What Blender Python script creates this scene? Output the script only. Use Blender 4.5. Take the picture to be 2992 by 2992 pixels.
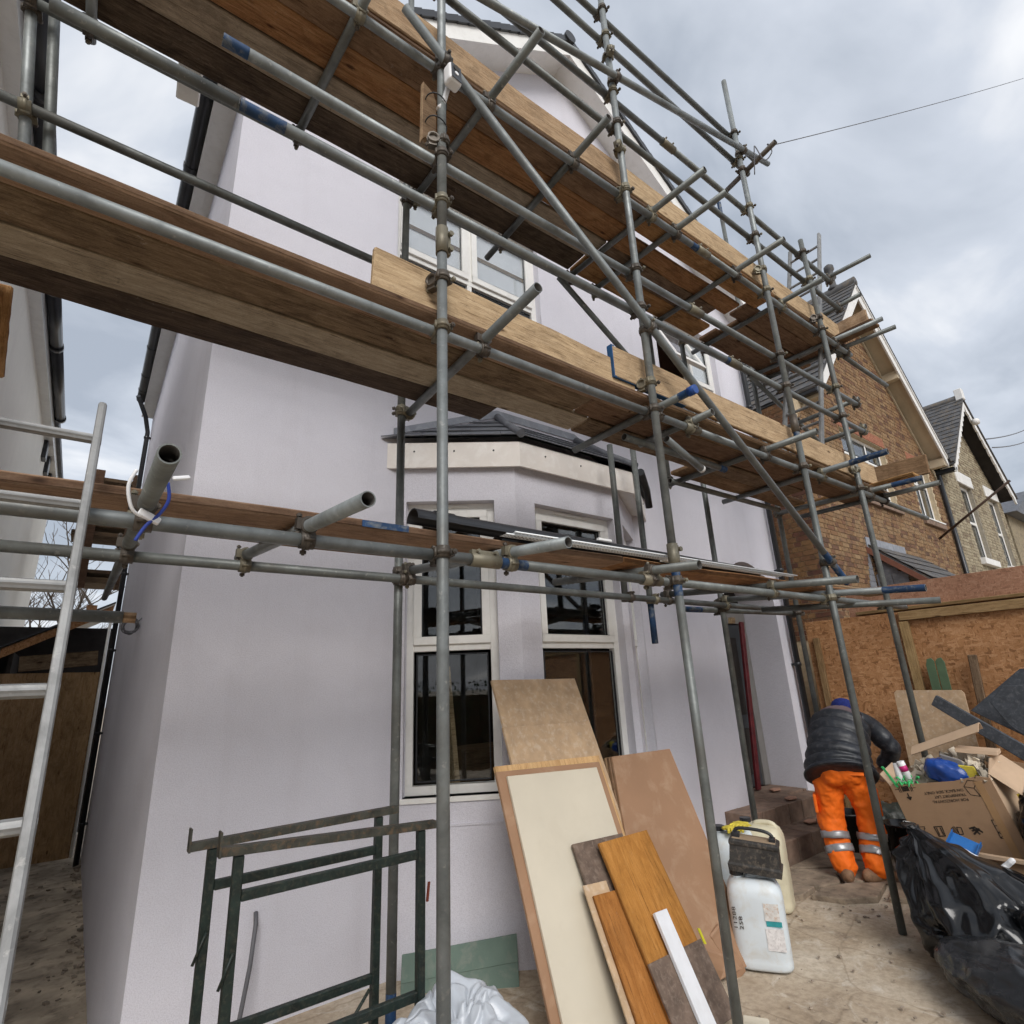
import bpy, bmesh, math, random
import numpy as np
from math import radians, sin, cos, pi, sqrt, atan2
from mathutils import Vector, Matrix, Euler, noise
for o in list(bpy.data.objects): bpy.data.objects.remove(o, do_unlink=True)
S = bpy.context.scene
COL = S.collection
random.seed(7)

# ------------------------------------------------------------------ camera
CAM_H = 1.6
yaw, pit, rol = radians(37.346), radians(17.288), radians(-2.557)
fw = Vector((sin(yaw)*cos(pit), cos(yaw)*cos(pit), sin(pit)))
rt = Vector((cos(yaw), -sin(yaw), 0)); up = rt.cross(fw)
r2 = rt*cos(rol)+up*sin(rol); u2 = -rt*sin(rol)+up*cos(rol)
cd = bpy.data.cameras.new('camera'); cam = bpy.data.objects.new('camera', cd); COL.objects.link(cam)
cam.matrix_world = Matrix(((r2.x,u2.x,-fw.x,0),(r2.y,u2.y,-fw.y,0),(r2.z,u2.z,-fw.z,CAM_H),(0,0,0,1)))
cd.sensor_width = 36; cd.lens = 36*1627.5/2992; cd.clip_start = .05; cd.clip_end = 2000
S.camera = cam

# ------------------------------------------------------------------ world, sun, exposure
SUN_DIR = Vector((-.36,-.70,.62)).normalized()        # towards the sun
W = bpy.data.worlds.new('World'); S.world = W; W.use_nodes = True
wn = W.node_tree; wn.nodes.clear()
def wN(t, **k):
    n = wn.nodes.new(t)
    for a,b in k.items(): setattr(n,a,b)
    return n
wo = wN('ShaderNodeOutputWorld'); bg = wN('ShaderNodeBackground')
sky = wN('ShaderNodeTexSky', sky_type='NISHITA', sun_disc=False)
sky.sun_elevation = math.asin(SUN_DIR.z); sky.sun_rotation = atan2(SUN_DIR.x, SUN_DIR.y)
sky.altitude = 30; sky.air_density = 1.2; sky.dust_density = 2.0
tc = wN('ShaderNodeTexCoord'); sep = wN('ShaderNodeSeparateXYZ'); wn.links.new(tc.outputs['Generated'], sep.inputs[0])
# overcast layer: cloud field laid on a flat ceiling (direction / (z + .25))
az = wN('ShaderNodeMath', operation='ABSOLUTE'); wn.links.new(sep.outputs[2], az.inputs[0])
az2 = wN('ShaderNodeMath', operation='ADD'); wn.links.new(az.outputs[0], az2.inputs[0]); az2.inputs[1].default_value = .32
dv = wN('ShaderNodeVectorMath', operation='DIVIDE'); cmb = wN('ShaderNodeCombineXYZ')
for i in range(3): wn.links.new(az2.outputs[0], cmb.inputs[i])
wn.links.new(tc.outputs['Generated'], dv.inputs[0]); wn.links.new(cmb.outputs[0], dv.inputs[1])
mp = wN('ShaderNodeMapping'); mp.inputs['Scale'].default_value = (1.0,1.5,.4); mp.inputs['Location'].default_value=(3.1,1.7,0); mp.inputs['Rotation'].default_value=(0,0,.5)
wn.links.new(dv.outputs[0], mp.inputs[0])
n1 = wN('ShaderNodeTexNoise'); n1.inputs['Scale'].default_value = 2.1; n1.inputs['Detail'].default_value = 6; n1.inputs['Roughness'].default_value=.5; n1.inputs['Distortion'].default_value=.35
wn.links.new(mp.outputs[0], n1.inputs['Vector'])
cr = wN('ShaderNodeValToRGB'); e = cr.color_ramp.elements
e[0].position=.36; e[0].color=(.205,.228,.265,1); e[1].position=.63; e[1].color=(.46,.466,.478,1)
x_=cr.color_ramp.elements.new(.52); x_.color=(.315,.337,.375,1)
wn.links.new(n1.outputs[0], cr.inputs[0])
sk = wN('ShaderNodeVectorMath', operation='SCALE'); sk.inputs['Scale'].default_value=.10
wn.links.new(sky.outputs[0], sk.inputs[0])
mx = wN('ShaderNodeMixRGB'); mx.inputs[0].default_value=.93
wn.links.new(sk.outputs[0], mx.inputs[1]); wn.links.new(cr.outputs[0], mx.inputs[2])
wn.links.new(mx.outputs[0], bg.inputs[0]); bg.inputs[1].default_value = 1.0
wn.links.new(bg.outputs[0], wo.inputs[0])
sl = bpy.data.lights.new('sun','SUN'); sl.energy=1.2; sl.angle=radians(30); sl.color=(1,.97,.93)
so = bpy.data.objects.new('sun', sl); COL.objects.link(so)
so.rotation_euler = (-SUN_DIR).to_track_quat('-Z','Y').to_euler()
S.view_settings.view_transform='Standard'; S.view_settings.look='None'; S.view_settings.exposure=1.12; S.view_settings.gamma=1
S.view_settings.use_curve_mapping=False
S.render.engine='CYCLES'; S.cycles.max_bounces=6; S.cycles.diffuse_bounces=4; S.cycles.glossy_bounces=2; S.cycles.transmission_bounces=2; S.cycles.transparent_max_bounces=8
S.cycles.use_adaptive_sampling=True; S.cycles.adaptive_threshold=.03

# ------------------------------------------------------------------ materials
MATS={}
class G:
    def __init__(s,name,rough=.6,metal=0.0,spec=.4):
        m=bpy.data.materials.new(name); m.use_nodes=True; s.m=m; s.t=m.node_tree
        s.b=s.t.nodes['Principled BSDF']; s.b.inputs['Roughness'].default_value=rough; s.b.inputs['Metallic'].default_value=metal
        s.b.inputs['Specular IOR Level'].default_value=spec
        s._tc=None; MATS[name]=m
    def n(s,t,**k):
        x=s.t.nodes.new(t)
        for a,b in k.items(): setattr(x,a,b)
        return x
    def l(s,a,b): s.t.links.new(a,b)
    def co(s,scale=(1,1,1),rand=True,kind='Object',rot=(0,0,0)):
        if not s._tc: s._tc=s.n('ShaderNodeTexCoord')
        mp=s.n('ShaderNodeMapping'); mp.inputs['Scale'].default_value=scale; mp.inputs['Rotation'].default_value=rot
        s.l(s._tc.outputs[kind],mp.inputs[0])
        if rand:
            oi=s.n('ShaderNodeObjectInfo'); mm=s.n('ShaderNodeMath',operation='MULTIPLY'); mm.inputs[1].default_value=37.0
            s.l(oi.outputs['Random'],mm.inputs[0]); s.l(mm.outputs[0],mp.inputs['Location'])
        return mp.outputs[0]
    def noise(s,v,scale=5,detail=4,rough=.55,dist=0):
        x=s.n('ShaderNodeTexNoise'); x.inputs['Scale'].default_value=scale; x.inputs['Detail'].default_value=detail
        x.inputs['Roughness'].default_value=rough; x.inputs['Distortion'].default_value=dist
        if v is not None: s.l(v,x.inputs['Vector'])
        return x.outputs[0]
    def vor(s,v,scale=5,feature='F1',out='Distance'):
        x=s.n('ShaderNodeTexVoronoi',feature=feature); x.inputs['Scale'].default_value=scale; s.l(v,x.inputs['Vector']); return x.outputs[out]
    def ramp(s,f,stops):
        r=s.n('ShaderNodeValToRGB'); e=r.color_ramp.elements
        while len(e)<len(stops): e.new(.5)
        for q,(p,c) in zip(e,stops):
            q.position=p; q.color=(*c,1) if len(c)==3 else c
        s.l(f,r.inputs[0]); return r.outputs[0]
    def mix(s,f,a,b,mode='MIX'):
        x=s.n('ShaderNodeMixRGB',blend_type=mode)
        for i,v in enumerate((f,a,b)):
            if isinstance(v,(int,float)): x.inputs[i].default_value=v if i==0 else (v,v,v,1)
            elif isinstance(v,tuple): x.inputs[i].default_value=(*v,1)
            else: s.l(v,x.inputs[i])
        return x.outputs[0]
    def math(s,op,a,b=None):
        x=s.n('ShaderNodeMath',operation=op)
        for i,v in enumerate((a,b)):
            if v is None: continue
            if isinstance(v,(int,float)): x.inputs[i].default_value=v
            else: s.l(v,x.inputs[i])
        return x.outputs[0]
    def orand(s): return s.n('ShaderNodeObjectInfo').outputs['Random']
    def irand(s):
        a=s.n('ShaderNodeNewGeometry').outputs['Random Per Island']
        return s.math('FRACT',s.math('ADD',a,s.orand()))
    def col(s,c):
        if isinstance(c,tuple): s.b.inputs['Base Color'].default_value=(*c,1)
        else: s.l(c,s.b.inputs['Base Color'])
        return s
    def rough(s,f): s.l(f,s.b.inputs['Roughness']); return s
    def bump(s,h,strength=.3,dist=.01):
        x=s.n('ShaderNodeBump'); x.inputs['Strength'].default_value=strength; x.inputs['Distance'].default_value=dist
        s.l(h,x.inputs['Height']); s.l(x.outputs[0],s.b.inputs['Normal']); return s

def m_plain(name,c,rough=.6,metal=0,var=.12,scale=6,bump=.05,spec=.4,dirt=None,dirtamt=.5):
    g=G(name,rough,metal,spec); v=g.co(); nz=g.noise(v,scale,5)
    lo=tuple(x*(1-var) for x in c); hi=tuple(min(1,x*(1+var)) for x in c)
    cc=g.ramp(nz,[(.3,lo),(.7,hi)])
    if dirt:
        d=g.ramp(g.noise(v,scale*2.3,6,.65,.4),[(.5,(0,0,0)),(.68,(1,1,1))])
        cc=g.mix(g.math('MULTIPLY',d,dirtamt),cc,dirt)
    g.col(cc)
    if bump: g.bump(g.noise(v,scale*12,3),bump,.004)
    return g.m

def m_wood(name,c1,c2,c3,grain=1.0,rough=.85,dirt=.5):
    """grain along local X; tint varies per object; knots, splits, stains, board-gap shade painted on the long edges, cement splashes"""
    g=G(name,rough,0,.2); v=g.co((2.0,24*grain,24*grain)); n=g.noise(v,2.4,9,.72,1.1)
    base=g.ramp(n,[(.32,c1),(.5,c2),(.68,c3)])
    v2=g.co((2.2,4.2,4.2)); blotch=g.ramp(g.noise(v2,2.2,8,.72,.7),[(.38,(.40,.37,.35)),(.50,(.82,.80,.78)),(.62,(1,1,1))])
    base=g.mix(dirt*.9,base,blotch,'MULTIPLY')
    vk=g.n('ShaderNodeTexVoronoi',feature='F1'); vk.inputs['Scale'].default_value=1.7; g.l(g.co((1.5,4.2,4.2)),vk.inputs['Vector'])
    kn=g.ramp(vk.outputs['Distance'],[(.05,(.13,.09,.065)),(.085,(.75,.7,.66)),(.13,(1,1,1))]); base=g.mix(.85,base,kn,'MULTIPLY')
    cr=g.ramp(g.noise(g.co((1.6,60,60)),2.0,4,.7,.5),[(.60,(1,1,1)),(.655,(.22,.17,.14))]); base=g.mix(.7,base,cr,'MULTIPLY')
    sp=g.ramp(g.noise(g.co((1,1,1)),26,6,.75,.6),[(.63,(0,0,0)),(.69,(1,1,1))]); base=g.mix(g.math('MULTIPLY',sp,.35*dirt),base,(.42,.39,.35))
    dk=g.ramp(g.noise(g.co((1,1.6,1.6)),9,8,.78,1.2),[(.60,(0,0,0)),(.68,(1,1,1))]); base=g.mix(g.math('MULTIPLY',dk,.75*dirt),base,(.035,.028,.022))
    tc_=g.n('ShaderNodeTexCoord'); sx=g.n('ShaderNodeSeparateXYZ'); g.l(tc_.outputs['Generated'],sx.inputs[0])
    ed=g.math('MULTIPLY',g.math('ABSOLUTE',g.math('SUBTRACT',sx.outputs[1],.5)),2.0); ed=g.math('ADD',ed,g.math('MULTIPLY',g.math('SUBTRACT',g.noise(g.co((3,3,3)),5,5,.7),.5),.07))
    em=g.ramp(ed,[(.93,(1,1,1)),(.985,(.30,.26,.23))]); base=g.mix(.9*min(1,dirt*1.4),base,em,'MULTIPLY')  # shade of the board gaps painted onto the long edges, scaled with dirt
    hs=g.n('ShaderNodeHueSaturation'); g.l(base,hs.inputs['Color'])
    g.l(g.math('ADD',g.math('MULTIPLY',g.orand(),.35),.85),hs.inputs['Value']); g.l(g.math('ADD',g.math('MULTIPLY',g.orand(),.016),.492),hs.inputs['Hue'])
    fs=g.ramp(g.noise(g.co((1,2,2)),120,4,.8),[(.40,(.58,.55,.53)),(.58,(1,1,1))]); cc=g.mix(.55*min(1,dirt+.2),hs.outputs[0],fs,'MULTIPLY')
    g.col(cc); g.bump(n,.5,.004); return g.m

def m_osb(name,base=(.40,.21,.085),dark=(.19,.085,.03),light=(.52,.32,.16),scale=34):
    """two layers of angular strands at different turns, fine fibre on each"""
    g=G(name,.72,0,.3); v=g.co((1,1,1))
    def layer(rot,st,sc):
        nz=g.n('ShaderNodeTexNoise'); nz.inputs['Scale'].default_value=6; g.l(v,nz.inputs['Vector'])
        w=g.mix(.06,v,nz.outputs[1])
        mp=g.n('ShaderNodeMapping'); mp.inputs['Rotation'].default_value=rot; mp.inputs['Scale'].default_value=st; g.l(w,mp.inputs[0])
        vo=g.n('ShaderNodeTexVoronoi',feature='F1',distance='MANHATTAN'); vo.inputs['Scale'].default_value=sc; g.l(mp.outputs[0],vo.inputs['Vector'])
        s_=g.n('ShaderNodeSeparateColor'); g.l(vo.outputs['Color'],s_.inputs[0]); return s_.outputs
    A=layer((.35,.5,.3),(1,1,.36),scale); B=layer((-.6,-.4,.9),(1,.36,1),scale*.9)
    c1=g.ramp(A[0],[(0,dark),(.3,base),(.75,base),(1,light)]); c2=g.ramp(B[0],[(0,dark),(.25,base),(.8,light),(1,base)])
    c=g.mix(g.ramp(B[1],[(.48,(0,0,0)),(.52,(1,1,1))]),c1,c2)
    gr=g.noise(g.co((30,30,12)),5,5,.65,.8); c=g.mix(.45,c,g.ramp(gr,[(.33,(.42,.37,.33)),(.58,(1,1,1))]),'MULTIPLY')
    big=g.ramp(g.noise(v,1.3,4),[(.35,(.62,.58,.55)),(.65,(1,1,1))]); c=g.mix(.6,c,big,'MULTIPLY')
    g.col(c); g.bump(g.math('ADD',A[1],gr),.3,.003); return g.m

def m_metal_tube(name,c=(.40,.42,.40),dirt=(.20,.18,.15)):
    g=G(name,.48,.35,.45); v=g.co((1,1,1)); n=g.noise(v,7,6,.65,.3)
    a=g.ramp(n,[(.3,tuple(x*.62 for x in c)),(.55,c),(.75,tuple(min(1,x*1.25) for x in c))])
    sp=g.ramp(g.noise(v,38,4,.6),[(.62,(0,0,0)),(.70,(1,1,1))]); a=g.mix(g.math('MULTIPLY',sp,.4),a,(.40,.39,.36))
    d=g.ramp(g.noise(v,2.6,5,.6),[(.52,(0,0,0)),(.68,(1,1,1))]); a=g.mix(g.math('MULTIPLY',d,.55),a,dirt)
    hs=g.n('ShaderNodeHueSaturation'); g.l(a,hs.inputs['Color']); g.l(g.math('ADD',g.math('MULTIPLY',g.orand(),.4),.8),hs.inputs['Value'])
    g.col(hs.outputs[0]); g.rough(g.ramp(n,[(.3,(.6,.6,.6)),(.7,(.42,.42,.42))])); g.bump(g.noise(v,60,3),.12,.002); return g.m

def m_render(name,c,grain=1.0):
    g=G(name,.93,0,.15); v=g.co((1,1,1),rand=False)
    fine=g.noise(v,170,2,.6); mid=g.noise(v,38,3,.6); big=g.noise(v,.55,3,.5)
    a=g.ramp(big,[(.3,tuple(x*.93 for x in c)),(.7,tuple(x*1.04 for x in c))])
    tw=g.ramp(g.noise(v,3.2,6,.7,1.2),[(.35,(.90,.895,.90)),(.6,(1,1,1))]); a=g.mix(.3,a,tw,'MULTIPLY')
    a=g.mix(.26*grain,a,g.ramp(fine,[(.3,(.62,.60,.62)),(.6,(1,1,1))]),'MULTIPLY')
    st=g.ramp(g.noise(g.co((3.2,3.2,.28),rand=False),1.2,5,.6),[(.55,(1,1,1)),(.78,(.80,.78,.77))]); a=g.mix(.32,a,st,'MULTIPLY')
    g.col(a); g.bump(g.math('ADD',fine,mid),.35*grain,.004); return g.m

def m_brick(name,cols,dark,joint=False):
    g=G(name,.9,0,.2); r=g.irand(); c=g.ramp(r,cols)
    v=g.co((1,1,1),rand=True); n=g.noise(v,26,5,.65,.3)
    c=g.mix(.6,c,g.ramp(n,[(.32,(.42,.36,.32)),(.58,(1,1,1))]),'MULTIPLY')
    sm=g.ramp(g.noise(v,9,4,.6),[(.5,(0,0,0)),(.66,(1,1,1))]); c=g.mix(g.math('MULTIPLY',sm,.45),c,dark)
    g.col(c); g.bump(n,.6,.006); return g.m

def m_ground():
    g=G('yard_concrete',.92,0,.2); v=g.co((1,1,1),rand=False)
    a=g.ramp(g.noise(v,1.3,7,.62,.5),[(.30,(.37,.29,.205)),(.48,(.49,.405,.305)),(.66,(.58,.505,.405))])
    f=g.ramp(g.noise(v,30,6,.7),[(.35,(.55,.52,.5)),(.6,(1,1,1))]); a=g.mix(.55,a,f,'MULTIPLY')
    p=g.ramp(g.noise(v,4.5,8,.75,.8),[(.54,(0,0,0)),(.68,(1,1,1))]); a=g.mix(g.math('MULTIPLY',p,.7),a,(.66,.61,.53))
    ck=g.ramp(g.vor(g.mix(.12,v,g.n('ShaderNodeTexNoise').outputs[1]),1.15,'DISTANCE_TO_EDGE'),[(.002,(.3,.25,.2)),(.006,(1,1,1))]); a=g.mix(.35,a,ck,'MULTIPLY')
    d=g.ramp(g.noise(v,2.9,7,.7,.9),[(.56,(0,0,0)),(.70,(1,1,1))]); a=g.mix(g.math('MULTIPLY',d,.6),a,(.15,.11,.08))
    g.col(a); g.bump(g.noise(v,22,6,.7),.5,.012); return g.m

def m_glass():
    g=G('window_glass',.03,0,.5); g.b.inputs['Transmission Weight'].default_value=1.0; g.b.inputs['IOR'].default_value=1.5
    # thin architectural pane: mostly clear with a real reflection
    out=g.t.nodes['Material Output']; gl=g.n('ShaderNodeBsdfGlossy'); gl.inputs['Roughness'].default_value=.015; gl.inputs['Color'].default_value=(.95,.97,1,1)
    tr=g.n('ShaderNodeBsdfTransparent'); tr.inputs['Color'].default_value=(.88,.90,.90,1)
    fr=g.n('ShaderNodeFresnel'); bf=g.n('ShaderNodeNewGeometry').outputs['Backfacing']
    ir=g.n('ShaderNodeMapRange'); g.l(bf,ir.inputs[0]); ir.inputs['To Min'].default_value=1.6; ir.inputs['To Max'].default_value=1/1.6; g.l(ir.outputs[0],fr.inputs['IOR'])
    ms=g.n('ShaderNodeMixShader'); g.l(fr.outputs[0],ms.inputs[0]); g.l(tr.outputs[0],ms.inputs[1]); g.l(gl.outputs[0],ms.inputs[2])
    g.l(ms.outputs[0],out.inputs[0]); return g.m

def m_bag(name,c=(.012,.013,.015),rough=.28,dust=.15):
    g=G(name,rough,0,.6); v=g.co(); n=g.noise(v,9,5,.6,.5)
    d=g.ramp(g.noise(v,5,6,.68,.4),[(.5,(0,0,0)),(.75,(1,1,1))])
    g.col(g.mix(g.math('MULTIPLY',d,dust),tuple(c),(.32,.31,.30)))
    g.b.inputs['Specular IOR Level'].default_value=.42; g.rough(g.ramp(n,[(.3,(rough*.7,)*3),(.7,(rough*1.4,)*3)])); g.bump(g.noise(v,11,3,.5,1.0),.22,.006); return g.m

M_WALL=m_render('lilac_render',(.70,.69,.75),1.7)
M_SIDE=m_render('cream_render',(.86,.82,.74),.6)
M_UPVC=m_plain('white_upvc',(.80,.79,.76),.35,var=.04,bump=.0,dirt=(.5,.47,.42),dirtamt=.18)
M_FASCIA=m_plain('fascia_paint',(.72,.67,.62),.5,var=.08,scale=3,bump=.03,dirt=(.84,.81,.77),dirtamt=.7)
M_GLASS=m_glass()
M_BLACK=m_plain('black_plastic',(.022,.023,.026),.32,var=.2,bump=.02)
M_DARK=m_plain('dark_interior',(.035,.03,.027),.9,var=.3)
M_TUBE=m_metal_tube('galvanised_tube',(.205,.222,.222),(.11,.105,.092)); M_TUBE2=m_metal_tube('old_galvanised_tube',(.145,.155,.148),(.08,.07,.056))
M_TUBEIN=m_plain('tube_bore',(.05,.045,.04),.8)
M_BLUE=m_plain('blue_paint',(.010,.040,.105),.6,var=.4,scale=9,dirt=(.15,.16,.16),dirtamt=.9)
M_CLAMP=m_metal_tube('coupler_steel',(.095,.08,.065),(.045,.03,.02)); M_CLAMP2=m_metal_tube('yellowed_coupler',(.20,.18,.13),(.075,.055,.035))
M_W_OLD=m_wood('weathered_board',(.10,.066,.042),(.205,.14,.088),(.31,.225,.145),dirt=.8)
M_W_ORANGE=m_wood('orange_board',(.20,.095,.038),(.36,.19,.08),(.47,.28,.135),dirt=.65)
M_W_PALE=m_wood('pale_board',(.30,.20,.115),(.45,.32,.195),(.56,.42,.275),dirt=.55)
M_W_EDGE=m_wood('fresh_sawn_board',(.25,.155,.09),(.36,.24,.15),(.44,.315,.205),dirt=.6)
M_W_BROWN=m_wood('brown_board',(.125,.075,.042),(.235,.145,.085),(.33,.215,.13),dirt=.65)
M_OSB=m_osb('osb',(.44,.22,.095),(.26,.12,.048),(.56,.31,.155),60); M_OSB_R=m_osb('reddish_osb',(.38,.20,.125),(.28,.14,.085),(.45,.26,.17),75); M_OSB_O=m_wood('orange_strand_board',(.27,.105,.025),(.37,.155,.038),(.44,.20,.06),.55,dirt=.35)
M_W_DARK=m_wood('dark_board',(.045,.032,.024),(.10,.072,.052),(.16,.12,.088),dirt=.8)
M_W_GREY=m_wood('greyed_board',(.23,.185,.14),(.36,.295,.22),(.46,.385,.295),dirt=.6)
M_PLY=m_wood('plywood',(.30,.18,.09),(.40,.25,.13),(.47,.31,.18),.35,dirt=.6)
M_SLATE=m_plain('slate',(.10,.105,.12),.55,var=.35,scale=9,bump=.3,dirt=(.16,.16,.15),dirtamt=.4)
M_SLATE2=m_plain('weathered_slate',(.075,.075,.078),.7,var=.4,scale=5,bump=.3,dirt=(.22,.15,.07),dirtamt=.45)
M_LEAD=m_plain('lead',(.27,.28,.31),.5,.3,var=.2,dirt=(.45,.46,.48),dirtamt=.4)
M_BRICK=m_brick('stock_brick',[(0,(.22,.125,.065)),(.3,(.27,.17,.09)),(.6,(.30,.20,.112)),(.85,(.20,.108,.065)),(1,(.12,.07,.048))],(.055,.042,.038))
M_MORTAR=m_plain('mortar',(.46,.37,.25),.95,var=.15,scale=20,bump=.2)
M_BRICK2=m_brick('pale_stock_brick',[(0,(.33,.28,.19)),(.4,(.40,.35,.25)),(.8,(.30,.25,.17)),(1,(.22,.17,.12))],(.11,.095,.08))
M_MORTAR2=m_plain('old_mortar',(.27,.24,.19),.95,var=.2,scale=20)
M_RBRICK=m_plain('red_brick',(.30,.12,.07),.9,var=.25,scale=18,bump=.3)
M_WPAINT=m_plain('white_paint',(.74,.73,.71),.55,var=.06,scale=4,dirt=(.38,.36,.33),dirtamt=.3)
M_SOFFIT=m_plain('cream_soffit',(.50,.42,.30),.7,var=.15,scale=3)
M_GROUND=m_ground()
M_PAVE=m_plain('paving_stone',(.26,.205,.15),.9,var=.35,scale=7,bump=.35,dirt=(.10,.075,.055),dirtamt=.6)
M_STEP=m_plain('step_brick',(.20,.135,.10),.85,var=.35,scale=9,bump=.35,dirt=(.24,.19,.15),dirtamt=.4)
M_ALLEY=m_plain('alley_slab',(.42,.35,.265),.92,var=.4,scale=3,bump=.3,dirt=(.06,.045,.035),dirtamt=.6)
M_ALU=m_metal_tube('aluminium',(.23,.23,.226),(.15,.148,.143)); 
M_GREEN=m_plain('green_chipped_paint',(.008,.016,.013),.5,var=.5,scale=30,bump=.15,dirt=(.10,.085,.06),dirtamt=.35)
M_RUSTTOP=m_plain('worn_rusty_top',(.045,.045,.036),.55,.2,var=.5,scale=18,dirt=(.17,.10,.05),dirtamt=.6)
M_CHIP=m_plain('chipboard',(.45,.315,.195),.85,var=.16,scale=12,bump=.1,dirt=(.62,.53,.43),dirtamt=.45)
M_MDF=m_plain('mdf',(.31,.18,.105),.75,var=.07,scale=3,bump=.03,dirt=(.52,.38,.26),dirtamt=.28)
M_CREAM=m_plain('cream_board',(.58,.525,.42),.45,var=.05,scale=2.5,bump=.02,dirt=(.50,.44,.34),dirtamt=.25)
M_PINE=m_wood('pine',(.42,.24,.11),(.54,.33,.165),(.60,.40,.22),.6,dirt=.2)
M_FIBRE=m_plain('brown_fibreboard',(.135,.095,.072),.85,var=.3,scale=18,bump=.2,dirt=(.27,.21,.17),dirtamt=.5)
M_WHITEB=m_plain('white_board',(.66,.67,.70),.6,var=.05,scale=8,dirt=(.5,.48,.46),dirtamt=.2)
M_BAG=m_bag('black_bag',(.006,.0065,.0075),.17,.02); M_GBAG=m_bag('grey_dusty_bag',(.020,.022,.025),.26,.14)
M_WBAG=m_plain('white_polythene',(.47,.50,.54),.33,var=.08,scale=5,bump=.1,spec=.5,dirt=(.40,.40,.41),dirtamt=.25)
M_CARD=m_plain('cardboard',(.36,.225,.13),.85,var=.07,scale=4,bump=.03,dirt=(.27,.165,.095),dirtamt=.35)
M_CARD2=m_plain('pale_cardboard',(.47,.335,.225),.85,var=.1,scale=5,bump=.05)
M_INK=m_plain('black_ink',(.03,.022,.016),.8,var=.2,bump=0)
M_RINK=m_plain('red_ink',(.35,.025,.03),.7,bump=0)
M_JERRY=m_plain('white_hdpe',(.60,.65,.68),.42,var=.06,scale=4,bump=.03,spec=.4,dirt=(.50,.46,.38),dirtamt=.5)
M_JERRY_Y=m_plain('yellowed_hdpe',(.60,.55,.40),.42,var=.07,scale=4,bump=.03,dirt=(.40,.34,.24),dirtamt=.4)
M_ORANGE=None
M_SLAB=m_plain('grey_foam_slab',(.048,.053,.062),.8,var=.25,scale=16,bump=.35,dirt=(.20,.21,.22),dirtamt=.3)
M_PB=m_plain('green_plasterboard',(.13,.185,.155),.85,var=.12,scale=5,dirt=(.28,.28,.25),dirtamt=.35)
M_GREENST=m_plain('green_board',(.085,.135,.075),.8,var=.15,scale=9)
M_TIMBER=m_wood('treated_timber',(.24,.15,.065),(.35,.235,.11),(.42,.30,.155),.7,dirt=.4)
M_YELLOW=m_plain('yellow_fabric',(.62,.50,.06),.8,var=.2,scale=10,bump=.3)
M_YBUCK=m_plain('yellow_plastic',(.60,.33,.03),.45,var=.12)
M_BLUEP=m_plain('blue_plastic',(.015,.12,.36),.35,var=.1); M_NAVYP=m_plain('navy_packet',(.012,.055,.26),.3,var=.3,bump=.2)
M_LIME=m_plain('green_net',(.06,.48,.15),.6,var=.3,scale=20)
M_WHITEP=m_plain('white_plastic',(.76,.76,.77),.4,var=.05)
M_REDW=m_plain('red_wrap',(.11,.012,.016),.5,var=.4,scale=12,bump=.3)
M_WIRE=m_plain('grey_cable',(.12,.12,.13),.6); M_SKIN=m_plain('skin',(.50,.30,.21),.55,var=.08)
M_PERF=m_plain('perforated_white_bead',(.72,.74,.75),.4,.2,var=.08)
M_RUBBLE=m_plain('rubble_bits',(.28,.23,.18),.9,var=.5,scale=3,bump=.3)
M_BARK=m_plain('bare_bark',(.10,.08,.065),.9)

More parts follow.
